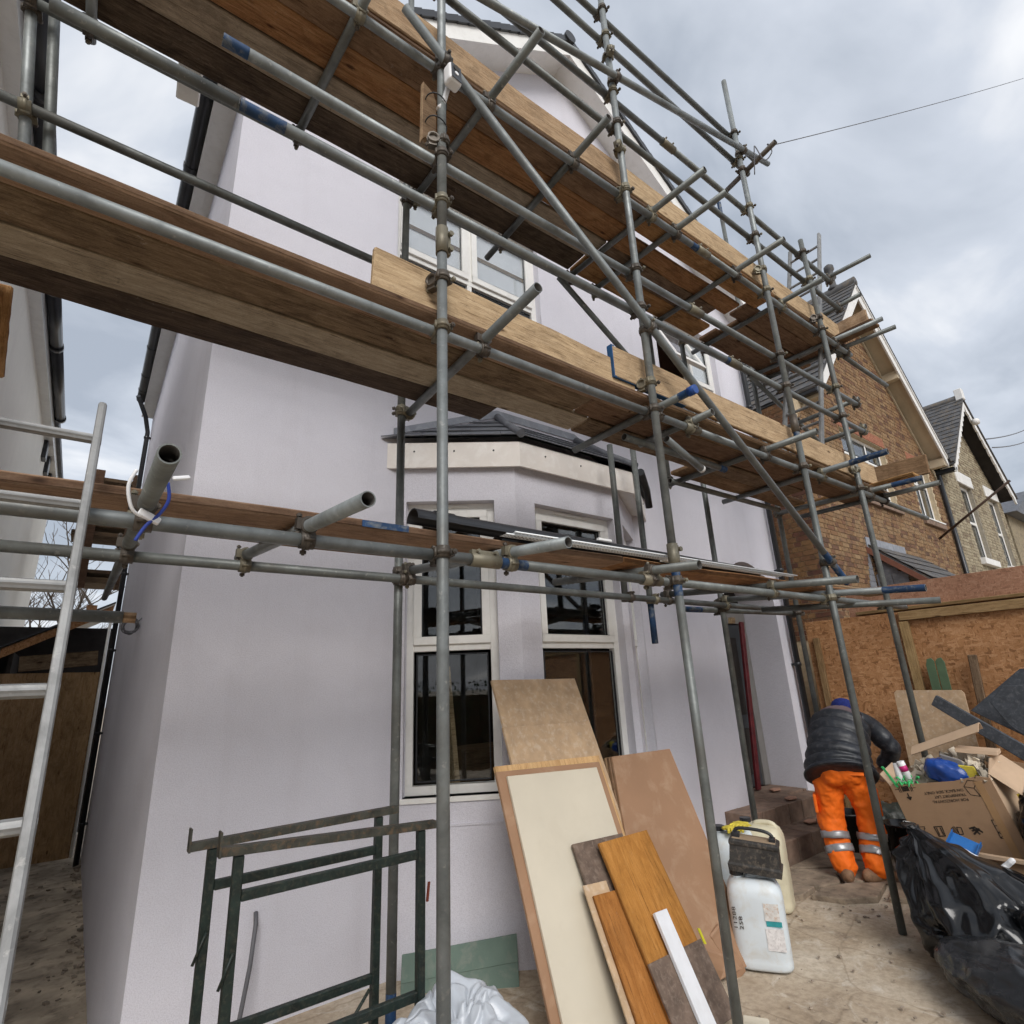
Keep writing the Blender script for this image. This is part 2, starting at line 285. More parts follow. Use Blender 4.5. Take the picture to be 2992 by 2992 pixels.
# ------------------------------------------------------------------ geometry helpers
class MB:
    def __init__(s): s.v=[]; s.f=[]; s.mi=[]; s.sm=[]
    def add(s,vs,fs,mi=0,smooth=False):
        o=len(s.v); s.v+=[tuple(x) for x in vs]
        for f in fs: s.f.append(tuple(i+o for i in f)); s.mi.append(mi); s.sm.append(smooth)
    def box(s,a,b,mi=0):
        (x0,y0,z0),(x1,y1,z1)=a,b
        s.add([(x0,y0,z0),(x1,y0,z0),(x1,y1,z0),(x0,y1,z0),(x0,y0,z1),(x1,y0,z1),(x1,y1,z1),(x0,y1,z1)],
              [(0,3,2,1),(4,5,6,7),(0,1,5,4),(1,2,6,5),(2,3,7,6),(3,0,4,7)],mi)
    def obox(s,c,ax,ay,az,mi=0):          # centre and three half-axis vectors
        c=Vector(c);ax=Vector(ax);ay=Vector(ay);az=Vector(az)
        vs=[c+ax*i+ay*j+az*k for k in(-1,1) for j in(-1,1) for i in(-1,1)]
        s.add(vs,[(0,2,3,1),(4,5,7,6),(0,1,5,4),(1,3,7,5),(3,2,6,7),(2,0,4,6)],mi)
    def prism(s,poly,d,mi=0):             # planar polygon extruded by vector d
        n=len(poly); d=Vector(d); vs=[Vector(p) for p in poly]+[Vector(p)+d for p in poly]
        nrm=Vector((0,0,0))
        for i in range(n): nrm+=Vector(poly[i]).cross(Vector(poly[(i+1)%n]))
        flip=nrm.dot(d)>0
        a=tuple(range(n)); b=tuple(range(n,2*n))
        fs=[a[::-1] if flip else a, b if flip else b[::-1]]
        for i in range(n):
            j=(i+1)%n; q=(i,j,n+j,n+i); fs.append(q if flip else q[::-1])
        s.add(vs,fs,mi)
    def ring(s,c,u,v,rad,seg): return [Vector(c)+u*(cos(2*pi*i/seg)*rad[0])+v*(sin(2*pi*i/seg)*rad[1]) for i in range(seg)]
    def sweep(s,pts,rad,seg=12,mi=0,cap=True,upv=None,smooth=True,mis=None):
        pts=[Vector(p) for p in pts]; n=len(pts)
        rad=[(r,r) if isinstance(r,(int,float)) else r for r in (rad if isinstance(rad,list) else [rad]*n)]
        t0=(pts[1]-pts[0]).normalized(); u=Vector(upv) if upv else (Vector((0,0,1)) if abs(t0.z)<.9 else Vector((1,0,0)))
        rings=[]
        for i in range(n):
            t=(pts[min(i+1,n-1)]-pts[max(i-1,0)]).normalized(); u=(u-t*u.dot(t)).normalized(); w=t.cross(u)
            rings.append(s.ring(pts[i],u,w,rad[i],seg))
        vs=[p for r in rings for p in r]
        for i in range(n-1):
            fs=[(i*seg+j,i*seg+(j+1)%seg,(i+1)*seg+(j+1)%seg,(i+1)*seg+j) for j in range(seg)]
            if i==0: base=len(s.v); s.v+=[tuple(p) for p in vs]
            for f in fs: s.f.append(tuple(q+base for q in f)); s.mi.append(mis[i] if mis else mi); s.sm.append(smooth)
        if cap:
            s.f.append(tuple(base+j for j in range(seg))[::-1]); s.mi.append(mis[0] if mis else mi); s.sm.append(False)
            s.f.append(tuple(base+(n-1)*seg+j for j in range(seg))); s.mi.append(mis[-1] if mis else mi); s.sm.append(False)
    def pipe(s,p,q,ro=.02415,ri=.0205,seg=18,mi=0,mib=1,depth=.12):   # hollow tube with open ends
        p=Vector(p);q=Vector(q); t=(q-p).normalized(); L=(q-p).length; depth=min(depth,L*.3)
        u=(Vector((0,0,1)) if abs(t.z)<.9 else Vector((1,0,0))); u=(u-t*u.dot(t)).normalized(); w=t.cross(u)
        R=[s.ring(p+t*depth,u,w,(ri,ri),seg),s.ring(p,u,w,(ri,ri),seg),s.ring(p,u,w,(ro,ro),seg),s.ring(q,u,w,(ro,ro),seg),s.ring(q,u,w,(ri,ri),seg),s.ring(q-t*depth,u,w,(ri,ri),seg)]
        base=len(s.v); s.v+=[tuple(a) for r in R for a in r]
        for k in range(5):
            for j in range(seg):
                s.f.append((base+k*seg+j,base+k*seg+(j+1)%seg,base+(k+1)*seg+(j+1)%seg,base+(k+1)*seg+j)); s.mi.append(mib if k in(0,4) else mi); s.sm.append(k in(0,2,4))
        s.f.append(tuple(base+j for j in range(seg))[::-1]); s.mi.append(mib); s.sm.append(False)
        s.f.append(tuple(base+5*seg+j for j in range(seg))); s.mi.append(mib); s.sm.append(False)
    def lathe(s,prof,c=(0,0,0),axis='z',seg=24,mi=0,smooth=True):
        base=len(s.v); n=len(prof)
        for r,z in prof:
            for j in range(seg):
                a=2*pi*j/seg; p=(r*cos(a),r*sin(a),z)
                if axis=='x': p=(z,p[0],p[1])
                if axis=='y': p=(p[1],z,p[0])
                s.v.append((p[0]+c[0],p[1]+c[1],p[2]+c[2]))
        for i in range(n-1):
            for j in range(seg): s.f.append((base+i*seg+j,base+i*seg+(j+1)%seg,base+(i+1)*seg+(j+1)%seg,base+(i+1)*seg+j)); s.mi.append(mi); s.sm.append(smooth)
        s.f.append(tuple(base+j for j in range(seg))[::-1]); s.mi.append(mi); s.sm.append(False)
        s.f.append(tuple(base+(n-1)*seg+j for j in range(seg))); s.mi.append(mi); s.sm.append(False)
    def mesh(s,name,mats,bevel=0,seg=1):
        me=bpy.data.meshes.new(name); me.from_pydata(s.v,[],s.f)
        for m in (mats if isinstance(mats,(list,tuple)) else [mats]): me.materials.append(m)
        me.polygons.foreach_set('material_index',s.mi); me.polygons.foreach_set('use_smooth',s.sm); me.update()
        if bevel:
            bm=bmesh.new(); bm.from_mesh(me); bmesh.ops.remove_doubles(bm,verts=bm.verts,dist=1e-5)
            ed=[e for e in bm.edges if len(e.link_faces)==2 and e.calc_face_angle(0)>.5]
            bmesh.ops.bevel(bm,geom=ed,offset=bevel,segments=seg,profile=.5,affect='EDGES',clamp_overlap=True)
            bm.to_mesh(me); bm.free()
        return me
    def build(s,name,mats,parent=None,bevel=0,seg=1): return link(name,s.mesh(name,mats,bevel,seg),parent)
def link(name,me,parent=None,mw=None):
    o=bpy.data.objects.new(name,me); COL.objects.link(o)
    if parent is not None:
        o.parent=parent; o.matrix_parent_inverse=PINV(parent)
    if mw is not None: o.matrix_basis=mw
    return o
WM={}
def PINV(p):
    # inverse of the parent's world matrix, from the matrices we set ourselves
    return WMAT(p).inverted()
def WMAT(o):
    m=o.matrix_basis.copy()
    if o.parent: m=WMAT(o.parent)@o.matrix_parent_inverse@m
    return m
def tag(o,label,cat,group=None,kind=None):
    if label: o['label']=label
    if cat: o['category']=cat
    if group: o['group']=group
    if kind: o['kind']=kind
    return o
def empty(name,loc,label=None,cat=None,group=None):
    o=bpy.data.objects.new(name,None); COL.objects.link(o); o.matrix_basis=Matrix.Translation(Vector(loc)); o.empty_display_size=.1
    return tag(o,label,cat,group)
def frame(o,x,y=None,z=None):
    """4x4 with local X along x, local Z as near to z as it can be"""
    x=Vector(x).normalized(); z=Vector(z or (0,0,1)); z=(z-x*x.dot(z)).normalized(); y=z.cross(x); o=Vector(o)
    return Matrix(((x.x,y.x,z.x,o.x),(x.y,y.y,z.y,o.y),(x.z,y.z,z.z,o.z),(0,0,0,1)))
def boxpart(name,a,b,mat,parent=None,bevel=0):
    mb=MB(); mb.box(a,b); return mb.build(name,mat,parent,bevel)
def struct(o): o['kind']='structure'; return o

def rect_wall(mb,x0,x1,z0,z1,holes,P,mi=0,depth=.12,mir=None):
    """grid wall with holes; P(u,v,d) -> point (d = depth behind the face)"""
    us=sorted({x0,x1,*[h[0] for h in holes],*[h[1] for h in holes]}); vs=sorted({z0,z1,*[h[2] for h in holes],*[h[3] for h in holes]})
    for i in range(len(us)-1):
        for j in range(len(vs)-1):
            cu,cv=(us[i]+us[i+1])/2,(vs[j]+vs[j+1])/2
            if any(h[0]<cu<h[1] and h[2]<cv<h[3] for h in holes): continue
            mb.add([P(us[i],vs[j],0),P(us[i+1],vs[j],0),P(us[i+1],vs[j+1],0),P(us[i],vs[j+1],0)],[(0,1,2,3)],mi)
    for a,b,c,d in holes:
        k=mi if mir is None else mir
        mb.add([P(a,c,0),P(a,c,depth),P(a,d,depth),P(a,d,0)],[(0,1,2,3)],k); mb.add([P(b,c,0),P(b,d,0),P(b,d,depth),P(b,c,depth)],[(0,1,2,3)],k)
        mb.add([P(a,d,0),P(a,d,depth),P(b,d,depth),P(b,d,0)],[(0,1,2,3)],k); mb.add([P(a,c,0),P(b,c,0),P(b,c,depth),P(a,c,depth)],[(0,1,2,3)],k)

def window(parent,P,u0,u1,v0,v1,rows,cols,fw_=.055,name='window',sash=None,vent=False):
    """window with outer frame, sashes and panes; P(u,v,d) maps to the world. rows/cols are fractions"""
    def bar(a,b,c,d,d0,d1):
        pts=[P(a,c,d0),P(b,c,d0),P(b,d,d0),P(a,d,d0)]; return pts,P(a,c,d1)
    root=None
    mb=MB()
    def addbar(m,a,b,c,d,d0,d1):
        vs=[P(a,c,d0),P(b,c,d0),P(b,d,d0),P(a,d,d0),P(a,c,d1),P(b,c,d1),P(b,d,d1),P(a,d,d1)]
        m.add(vs,[(0,1,2,3),(7,6,5,4),(0,4,5,1),(1,5,6,2),(2,6,7,3),(3,7,4,0)])
    D0,D1=.075,.135
    addbar(mb,u0,u1,v0,v0+fw_,D0,D1); addbar(mb,u0,u1,v1-fw_,v1,D0,D1); addbar(mb,u0,u0+fw_,v0+fw_,v1-fw_,D0,D1); addbar(mb,u1-fw_,u1,v0+fw_,v1-fw_,D0,D1)
    rr=[v0+fw_]+[v0+(v1-v0)*r for r in rows]+[v1-fw_]; cc=[u0+fw_]+[u0+(u1-u0)*c for c in cols]+[u1-fw_]
    for r in rr[1:-1]: addbar(mb,u0+fw_,u1-fw_,r-fw_*.4,r+fw_*.4,D0+.002,D1)
    for c in cc[1:-1]:
        for j in range(len(rr)-1): addbar(mb,c-fw_*.4,c+fw_*.4,rr[j]+fw_*.4*(j>0),rr[j+1]-fw_*.4*(j<len(rr)-2),D0+.002,D1)
    root=mb.build(name,M_UPVC,parent,.003)
    for j in range(len(rr)-1):
        for i in range(len(cc)-1):
            a,b=cc[i]+fw_*.4*(i>0),cc[i+1]-fw_*.4*(i<len(cc)-2); c,d=rr[j]+fw_*.4*(j>0),rr[j+1]-fw_*.4*(j<len(rr)-2)
            op=sash and sash.get((i,j))
            if op!='none':
                sm=MB(); sw=fw_*(1.0 if op else .35)
                if op:
                    for q in ((a,b,c,c+sw),(a,b,d-sw,d),(a,a+sw,c+sw,d-sw),(b-sw,b,c+sw,d-sw)): addbar(sm,*q,D0-.018,D1-.02)
                    sm.build('sash',M_UPVC,root,.003)
                gm=MB()
                for q in ((a+sw,b-sw,c+sw,c+sw+.008),(a+sw,b-sw,d-sw-.008,d-sw),(a+sw,a+sw+.008,c+sw+.008,d-sw-.008),(b-sw-.008,b-sw,c+sw+.008,d-sw-.008)): addbar(gm,*q,D0+.006,D0+.02)
                gm.build('gasket',M_BLACK,root)
                pm=MB(); addbar(pm,a+sw,b-sw,c+sw,d-sw,D0+.021,D0+.027); pm.build('pane',M_GLASS,root)
    if vent:
        vm=MB(); um=(u0+u1)/2; w=(u1-u0)*.2; addbar(vm,um-w,um+w,v1-fw_*.62,v1-fw_*.28,D0-.016,D0); vm.build('trickle_vent',M_UPVC,root,.003)
    return root

# ------------------------------------------------------------------ ground
def sheet(name,x0,x1,y0,y1,z,nx,ny,amp,mat,hole=None):
    mb=MB(); idx={}
    for j in range(ny+1):
        for i in range(nx+1):
            x=x0+(x1-x0)*i/nx; y=y0+(y1-y0)*j/ny
            mb.v.append((x,y,z+amp*noise.fractal(Vector((x*1.3,y*1.3,3)),1,2,4)))
    for j in range(ny):
        for i in range(nx):
            mb.f.append((j*(nx+1)+i,j*(nx+1)+i+1,(j+1)*(nx+1)+i+1,(j+1)*(nx+1)+i)); mb.mi.append(0); mb.sm.append(True)
    return struct(mb.build(name,mat))
sheet('terrain',-400,400,-400,400,-.62,8,8,0,M_ALLEY)
sheet('yard_ground',-2.2,7.3,-6,3.66,-.008,150,150,.012,M_GROUND)
sheet('alley_ground',-3,.38,3.66,14,-.457,20,60,.02,M_ALLEY)
boxpart('yard_edge',(-2.2,3.6,-.6),(.37,3.66,-.03),M_ALLEY)['kind']='structure'
rb=random.Random(3)
# crazy paving by the steps, loose crumbs and plaster bits
pv=struct(empty('paving',(5.2,2.6,0)))
slabs=[[(4.72,2.86),(5.02,2.98),(5.3,2.72),(5.02,2.55),(4.8,2.6)],[(5.06,2.99),(5.7,3.0),(5.62,2.74),(5.33,2.74)],[(5.06,2.52),(5.34,2.69),(5.62,2.70),(5.7,2.42),(5.3,2.3)],
 [(4.58,2.56),(4.77,2.57),(5.0,2.5),(5.22,2.3),(4.86,2.22),(4.66,2.36)],[(5.75,2.98),(6.4,2.98),(6.5,2.6),(5.74,2.5),(5.66,2.74)],[(5.36,2.27),(5.74,2.38),(6.0,2.1),(5.6,2.0)],[(4.92,2.17),(5.28,2.27),(5.5,2.02),(5.1,1.9)],[(4.38,2.9),(4.68,2.84),(4.76,2.62),(4.54,2.6),(4.36,2.66)]]
for s in slabs:
    mb=MB(); z=.022+.010*rb.random(); mb.prism([(x,y,-.03) for x,y in s],(0,0,.03+z)); mb.build('paving_slab',M_PAVE,pv,.006,2)
mb=MB()
for i in range(420):
    r=rb.random()
    if r<.4: x,y=rb.gauss(4.75,.35),rb.gauss(2.3,.3)
    elif r<.7: x,y=rb.gauss(3.3,.5),rb.gauss(1.75,.3)
    else: x,y=rb.uniform(2.4,6.8),rb.uniform(.8,3.0)
    if y>2.98 and x>5: continue
    s=.002+.009*rb.random()**4; c=Vector((x,y,.002+s*.3)); a=rb.random()*6.3
    mb.obox(c,(s*cos(a),s*sin(a),0),(-s*.7*sin(a),s*.7*cos(a),0),(rb.uniform(-.2,.2)*s,0,s*.45))
tag(mb.build('rubble',M_RUBBLE),'small crumbs of rubble scattered over the yard floor','rubble',kind='stuff')
mb=MB()
for i in range(260):
    x,y=rb.uniform(-.6,.36),rb.uniform(4.2,10.6)
    if rb.random()<.6: x=.37-abs(rb.gauss(0,.06))
    s=.006+.02*rb.random()**3; a=rb.random()*6.3
    mb.obox((x,y,-.452+s*.4),(s*cos(a),s*sin(a),0),(-s*.7*sin(a),s*.7*cos(a),0),(0,0,s*.4))
tag(mb.build('alley_rubble',M_RUBBLE),'broken bits and dust along the foot of the side wall in the alley','rubble',kind='stuff')

# ------------------------------------------------------------------ the white house
HX0,HX1,HY,HB=.375,7.06,3.6,10.9
house=empty('white_house',(3.7,3.6,0),'lilac-white rendered house with bay window behind the scaffold','house')
PF=lambda u,v,d:(u,HY+d,v)
EAVE,APX,APZ=6.62,3.715,9.06
mb=MB()
holes=[(1.645,3.23,4.25,6.05),(5.10,6.37,4.25,6.05),(5.69,6.76,-.6,2.93),(1.78,4.18,.5,3.06)]
rect_wall(mb,HX0,HX1,-.6,6.2,holes,PF,depth=.14)
mb.add([PF(HX0,6.2,0),PF(HX1,6.2,0),PF(HX1,EAVE,0),PF(APX,APZ,0),PF(HX0,EAVE,0)],[(0,1,2,3,4)])
# arch spandrels
ac,ar=(5.69+6.76)/2,.535
arc=[(ac-ar*cos(pi*i/20),2.37+ar*sin(pi*i/20)) for i in range(21)]
for seg in (range(0,11),range(10,21)):
    pts=[arc[i] for i in seg]; cor=(5.69,2.93) if seg[0]==0 else (6.76,2.93)
    for a,b in zip(pts[:-1],pts[1:]): mb.add([PF(*a,0),PF(*b,0),PF(*cor,0)],[(0,1,2)])
mb.add([PF(*arc[10],0),PF(6.76,2.93,0),PF(5.69,2.93,0)],[(0,1,2)])
for a,b in zip(arc[:-1],arc[1:]): mb.add([PF(*a,0),PF(*a,.47),PF(*b,.47),PF(*b,0)],[(0,1,2,3)])
for x in (5.69,6.76): mb.add([PF(x,-.6,.14),PF(x,-.6,.47),PF(x,2.37,.47),PF(x,2.37,.14)],[(0,1,2,3)])
mb.build('front_wall',M_WALL,house)
mb=MB()
for x,sg in ((HX0,1),(HX1,-1)):
    mb.add([(x,HY,-.6),(x,HB,-.6),(x,HB,EAVE),(x,HY,EAVE)],[(0,1,2,3)])
mb.add([(HX0,HB,-.6),(HX1,HB,-.6),(HX1,HB,EAVE),(APX,HB,APZ),(HX0,HB,EAVE)],[(0,1,2,3,4)])
mb.build('side_wall',M_WALL,house)
# raised corner bead and lighter verge of the side wall
# interior rooms behind the glass (dark, unfinished)
def room(name,x0,x1,y0,y1,z0,z1,mat):
    mb=MB(); mb.add([(x0,y0,z0),(x1,y0,z0),(x1,y1,z0),(x0,y1,z0),(x0,y0,z1),(x1,y0,z1),(x1,y1,z1),(x0,y1,z1)],[(0,1,2,3),(4,7,6,5),(1,2,6,5),(2,3,7,6),(3,0,4,7)])
    return mb.build(name,mat,house)
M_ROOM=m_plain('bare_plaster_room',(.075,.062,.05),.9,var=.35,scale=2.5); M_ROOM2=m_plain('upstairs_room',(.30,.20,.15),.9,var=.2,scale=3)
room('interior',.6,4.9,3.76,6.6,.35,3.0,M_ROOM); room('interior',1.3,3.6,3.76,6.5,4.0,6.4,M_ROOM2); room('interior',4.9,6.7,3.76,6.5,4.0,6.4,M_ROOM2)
# clutter seen through the bay glass
mb=MB(); mb.obox((2.35,4.0,1.35),(.02,0,0),(0,.05,0),(.02,.1,.42)); mb.build('interior_timber',M_W_PALE,house)
mb=MB(); mb.obox((2.9,4.3,1.0),(.35,0,0),(0,.2,0),(0,0,.12)); mb.build('interior_clutter',M_W_BROWN,house)
mb=MB(); mb.prism([(2.36,4.15,1.42),(2.40,4.15,1.44),(2.50,4.17,1.18),(2.38,4.16,1.26)],(0,.004,0)); mb.build('interior_paper',M_CHIP,house)
window(house,PF,1.645,3.23,4.25,6.05,[.555],[.49],.06,sash={(0,1):1,(1,1):1})
w2=window(house,PF,5.10,6.37,4.25,6.05,[.555],[.55],.06,sash={(1,1):1,(0,1):'none'})
# pale blinds / film behind the upstairs panes, with a timber lath across
M_BLIND=m_plain('pale_blind',(.82,.80,.84),.8,var=.05,scale=3)
for a,b,c,d in ((1.70,2.40,5.3,6.0),(2.44,3.18,5.3,6.0),(5.82,6.32,5.3,6.0)): boxpart('blind',(a,HY+.115,c),(b,HY+.125,d),M_BLIND,house); boxpart('lath',(a,HY+.104,5.60),(b,HY+.112,5.64),M_W_PALE,house)
# added dark panel behind the right cant, keeps the bay interior dark
boxpart('added_dark_panel',(3.62,3.72,.35),(3.66,5.5,3.0),M_DARK,house)
# top-hung sash propped open
mb=MB(); hz=5.94; op=radians(24)
def SO(u,v,d): # rotate about top edge
    return (u,HY+.07-sin(op)*(hz-v)+d*cos(op),hz-(hz-v)*cos(op)-d*sin(op))
def sbar(m,a,b,c,d,d0,d1):
    m.add([SO(a,c,d0),SO(b,c,d0),SO(b,d,d0),SO(a,d,d0),SO(a,c,d1),SO(b,c,d1),SO(b,d,d1),SO(a,d,d1)],[(0,1,2,3),(7,6,5,4),(0,4,5,1),(1,5,6,2),(2,6,7,3),(3,7,4,0)])
for q in ((5.17,5.77,5.25,5.31),(5.17,5.77,5.88,5.94),(5.17,5.23,5.31,5.88),(5.71,5.77,5.31,5.88)): sbar(mb,*q,0,.05)
so_=mb.build('open_sash',M_UPVC,w2,.003); mb=MB(); sbar(mb,5.23,5.71,5.31,5.88,.02,.026); mb.build('open_pane',M_GLASS,w2)

# ---- canted bay
BA,BB,BC,BD=Vector((1.68,3.6,0)),Vector((2.42,3.12,0)),Vector((3.54,3.12,0)),Vector((4.28,3.6,0))
def PL(A,B):
    d=(B-A).normalized(); n=Vector((-d.y,d.x,0))
    return lambda u,v,dd:(A.x+d.x*u+n.x*dd,A.y+d.y*u+n.y*dd,v)
LW=(BB-BA).length; BAY_TOP=3.2
mb=MB(); PBL,PBF,PBR=PL(BA,BB),PL(BB,BC),PL(BC,BD)
rect_wall(mb,0,LW,-.3,BAY_TOP,[(.075,.72,.945,2.925)],PBL,depth=.12)
rect_wall(mb,0,1.12,-.3,BAY_TOP,[(.18,1.045,.945,2.925)],PBF,depth=.12)
rect_wall(mb,0,LW,-.3,BAY_TOP,[(.16,.80,.945,2.925)],PBR,depth=.12)
bayw=mb.build('bay_wall',M_WALL,house)
# apron: wall below the sill stands a little proud
mb=MB()
for P,w in ((PBL,LW),(PBF,1.12),(PBR,LW)):
    mb.add([P(-.01,.78,-.025),P(w+.01,.78,-.025),P(w+.01,.78,0.0),P(-.01,.78,0.0),P(-.01,-.3,-.025),P(w+.01,-.3,-.025)],[(0,1,2,3),(4,5,1,0)])
window(house,PBL,.075,.72,.945,2.925,[.468],[],.055,name='bay_window',sash={(0,1):1},vent=True)
window(house,PBF,.18,1.045,.945,2.925,[.468],[],.055,name='bay_window',sash={(0,1):1},vent=True)
window(house,PBR,.16,.80,.945,2.925,[.468],[],.055,name='bay_window',sash={(0,1):1},vent=True)
for P,a,b in ((PBL,.06,.74),(PBF,.165,1.06),(PBR,.145,.815)):
    mb=MB(); mb.add([P(a,.945,-.012),P(b,.945,-.012),P(b,.945,.12),P(a,.945,.12),P(a,.915,-.012),P(b,.915,-.012)],[(0,1,2,3),(4,5,1,0)]); mb.build('sill',M_UPVC,house)
    mb=MB(); mb.add([P(a-.02,.79,-.006),P(b+.02,.79,-.006),P(b+.02,.775,-.006),P(a-.02,.775,-.006),P(a-.02,.79,.0),P(b+.02,.79,0),P(a-.02,.775,0),P(b+.02,.775,0)],[(0,1,2,3)[::-1],(0,4,5,1),(3,2,7,6)]); mb.build('apron_bead',M_WALL,house)
# fascia boards (offset .1 outwards) with soffit
FA,FB,FC,FD=Vector((1.60,3.598,0)),Vector((2.43,3.055,0)),Vector((3.70,3.055,0)),Vector((4.50,3.598,0))
Z0,Z1=3.175,3.375
for a,b in ((FA,FB),(FB,FC),(FC,FD)):
    P=PL(a,b); w=(b-a).length; mb=MB()
    mb.add([P(0,Z0,0),P(w,Z0,0),P(w,Z1,0),P(0,Z1,0),P(0,Z0,.02),P(w,Z0,.02),P(w,Z1,.02),P(0,Z1,.02)],[(0,1,2,3),(7,6,5,4),(0,4,5,1),(3,2,6,7),(0,3,7,4),(1,5,6,2)]); mb.build('fascia',M_FASCIA,house)
    for k in range(3):
        u=w*(.2+.3*k); nm=MB(); c=Vector(P(u,Z1-.07,-.002)); nm.lathe([(.006,-.004),(.006,.004)],c,'y',10); nm.build('nail_head',M_BLACK,house)
mb=MB(); mb.add([(FA.x,FA.y,Z0+.03),(FB.x,FB.y,Z0+.03),(FC.x,FC.y,Z0+.03),(FD.x,FD.y,Z0+.03)],[(3,2,1,0)]); mb.build('bay_soffit',M_UPVC,house)
# slated hip roof: three slopes, every slate a piece of its own
HT1,HT2=Vector((2.62,3.6,3.83)),Vector((3.55,3.6,3.83)); EZ=3.40
def eave(p,o=.035): return Vector((p.x,p.y,EZ))
def off(a,b,o): # push an eave edge outwards
    d=(b-a).normalized(); n=Vector((d.y,-d.x,0)); return n*o
RA,RB,RC,RD=[Vector((p[0],p[1],EZ)) for p in ((1.545,3.598),(2.42,3.02),(3.71,3.02),(4.56,3.598))]
br=empty('bay_roof',(3.0,3.4,3.4)); br.parent=house; br.matrix_parent_inverse=PINV(house)
def slope(a,b,c,d,rows,sw,mat,parent,t=.007,name='slate',rnd=random.Random(5),skip=0,lap=1.12,maxw=None):
    """quad a-b (eave) c-d (top: c above b, d above a), slates in courses"""
    a,b,c,d=map(Vector,(a,b,c,d)); out=[]
    nrm=(b-a).cross(d-a).normalized()
    if nrm.z<0: nrm=-nrm
    Pq=lambda s_,v:(a+(d-a)*v)+((b+(c-b)*v)-(a+(d-a)*v))*s_
    for r in range(rows):
        v0,v1=r/rows,min(1,(r+lap)/rows)
        L0=(Pq(1,v0)-Pq(0,v0)).length; L1=(Pq(1,v1)-Pq(0,v1)).length
        mid=(L0+L1)/2
        e=(b-a).normalized(); o0=(Pq(0,v0)-a).dot(e); o1=(Pq(0,v1)-a).dot(e)
        x=-(sw*.5 if r%2 else 0)+min(o0,o1)-sw
        xmax=max(o0+L0,o1+L1)
        while x<xmax:
            xa,xb=x+.002,x+sw-.002; x+=sw
            cl=lambda q,o,L:min(max(q,o),o+L)
            p=[Pq((cl(xa,o0,L0)-o0)/max(L0,1e-6),v0),Pq((cl(xb,o0,L0)-o0)/max(L0,1e-6),v0),Pq((cl(xb,o1,L1)-o1)/max(L1,1e-6),v1),Pq((cl(xa,o1,L1)-o1)/max(L1,1e-6),v1)]
            if (p[1]-p[0]).length<.012 and (p[2]-p[3]).length<.012: continue
            j=rnd.uniform(0,.003); lift0=nrm*(t*2.1+j); lift1=nrm*.003
            m=MB(); q=[p[0]+lift0,p[1]+lift0,p[2]+lift1,p[3]+lift1]; m.prism(q,nrm*t)
            out.append(m)
    return out
sub=MB()
for q in ((RA,RB,HT1),(RB,RC,HT2,HT1),(RC,RD,HT2)): sub.add([Vector(p)+Vector((0,0,.0)) for p in q],[tuple(range(len(q)))])
sub.build('roof_deck',M_BLACK,br)
for q in ((RA,RB,HT1,HT1-(HT1-RA)*.02),(RB,RC,HT2,HT1),(RC,RD,HT2+(RD-HT2)*.02,HT2)):
    for m in slope(*q,4,.30,M_SLATE,br): m.build('slate',M_SLATE,br)
for a,b in ((RB,HT1),(RC,HT2)):
    mb=MB(); d=(b-a); mb.sweep([a-d*.02+Vector((0,0,.03)),a+d*.5+Vector((0,0,.028)),b+Vector((0,-.02,.03))],.032,14); mb.build('hip_roll',M_SLATE,br)
mb=MB(); mb.prism([(RA.x+.1,3.594,EZ+.06),(HT1.x,3.594,3.86),(HT2.x,3.594,3.86),(RD.x-.1,3.594,EZ+.06),(RD.x-.1,3.594,EZ+.11),(HT2.x,3.594,3.93),(HT1.x,3.594,3.93),(RA.x+.1,3.594,EZ+.11)],(0,-.004,0)); 
mb.build('lead_flashing',M_LEAD,br)
# black gutter return at the right end of the bay
mb=MB(); mb.sweep([(3.75,3.0,3.37),(4.15,3.27,3.35),(4.22,3.32,3.2)],.035,10); mb.build('gutter_return',M_BLACK,house)

# ---- porch recess, door
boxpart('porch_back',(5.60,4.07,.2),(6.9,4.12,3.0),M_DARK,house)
mb=MB(); 
for a,b in (((6.62,4.02,.36),(6.75,4.066,2.36)),((5.70,4.02,.36),(5.80,4.066,2.36)),((5.80,4.02,2.22),(6.62,4.066,2.36))): mb.box(a,b)
mb.build('door_frame',m_plain('grey_frame',(.20,.19,.18),.7,var=.1),house,.004)
mb=MB(); mb.box((5.81,4.04,.37),(6.61,4.062,2.21)); door=mb.build('front_door',m_plain('dark_door',(.045,.05,.055),.5,var=.2),house,.003)
for a,b in (((5.92,4.032,.5),(6.18,4.041,1.0)),((6.26,4.032,.5),(6.5,4.041,1.0)),((5.92,4.032,1.15),(6.18,4.041,2.05)),((6.26,4.032,1.15),(6.5,4.041,2.05))): boxpart('door_panel',a,b,M_DARK,door,.004)
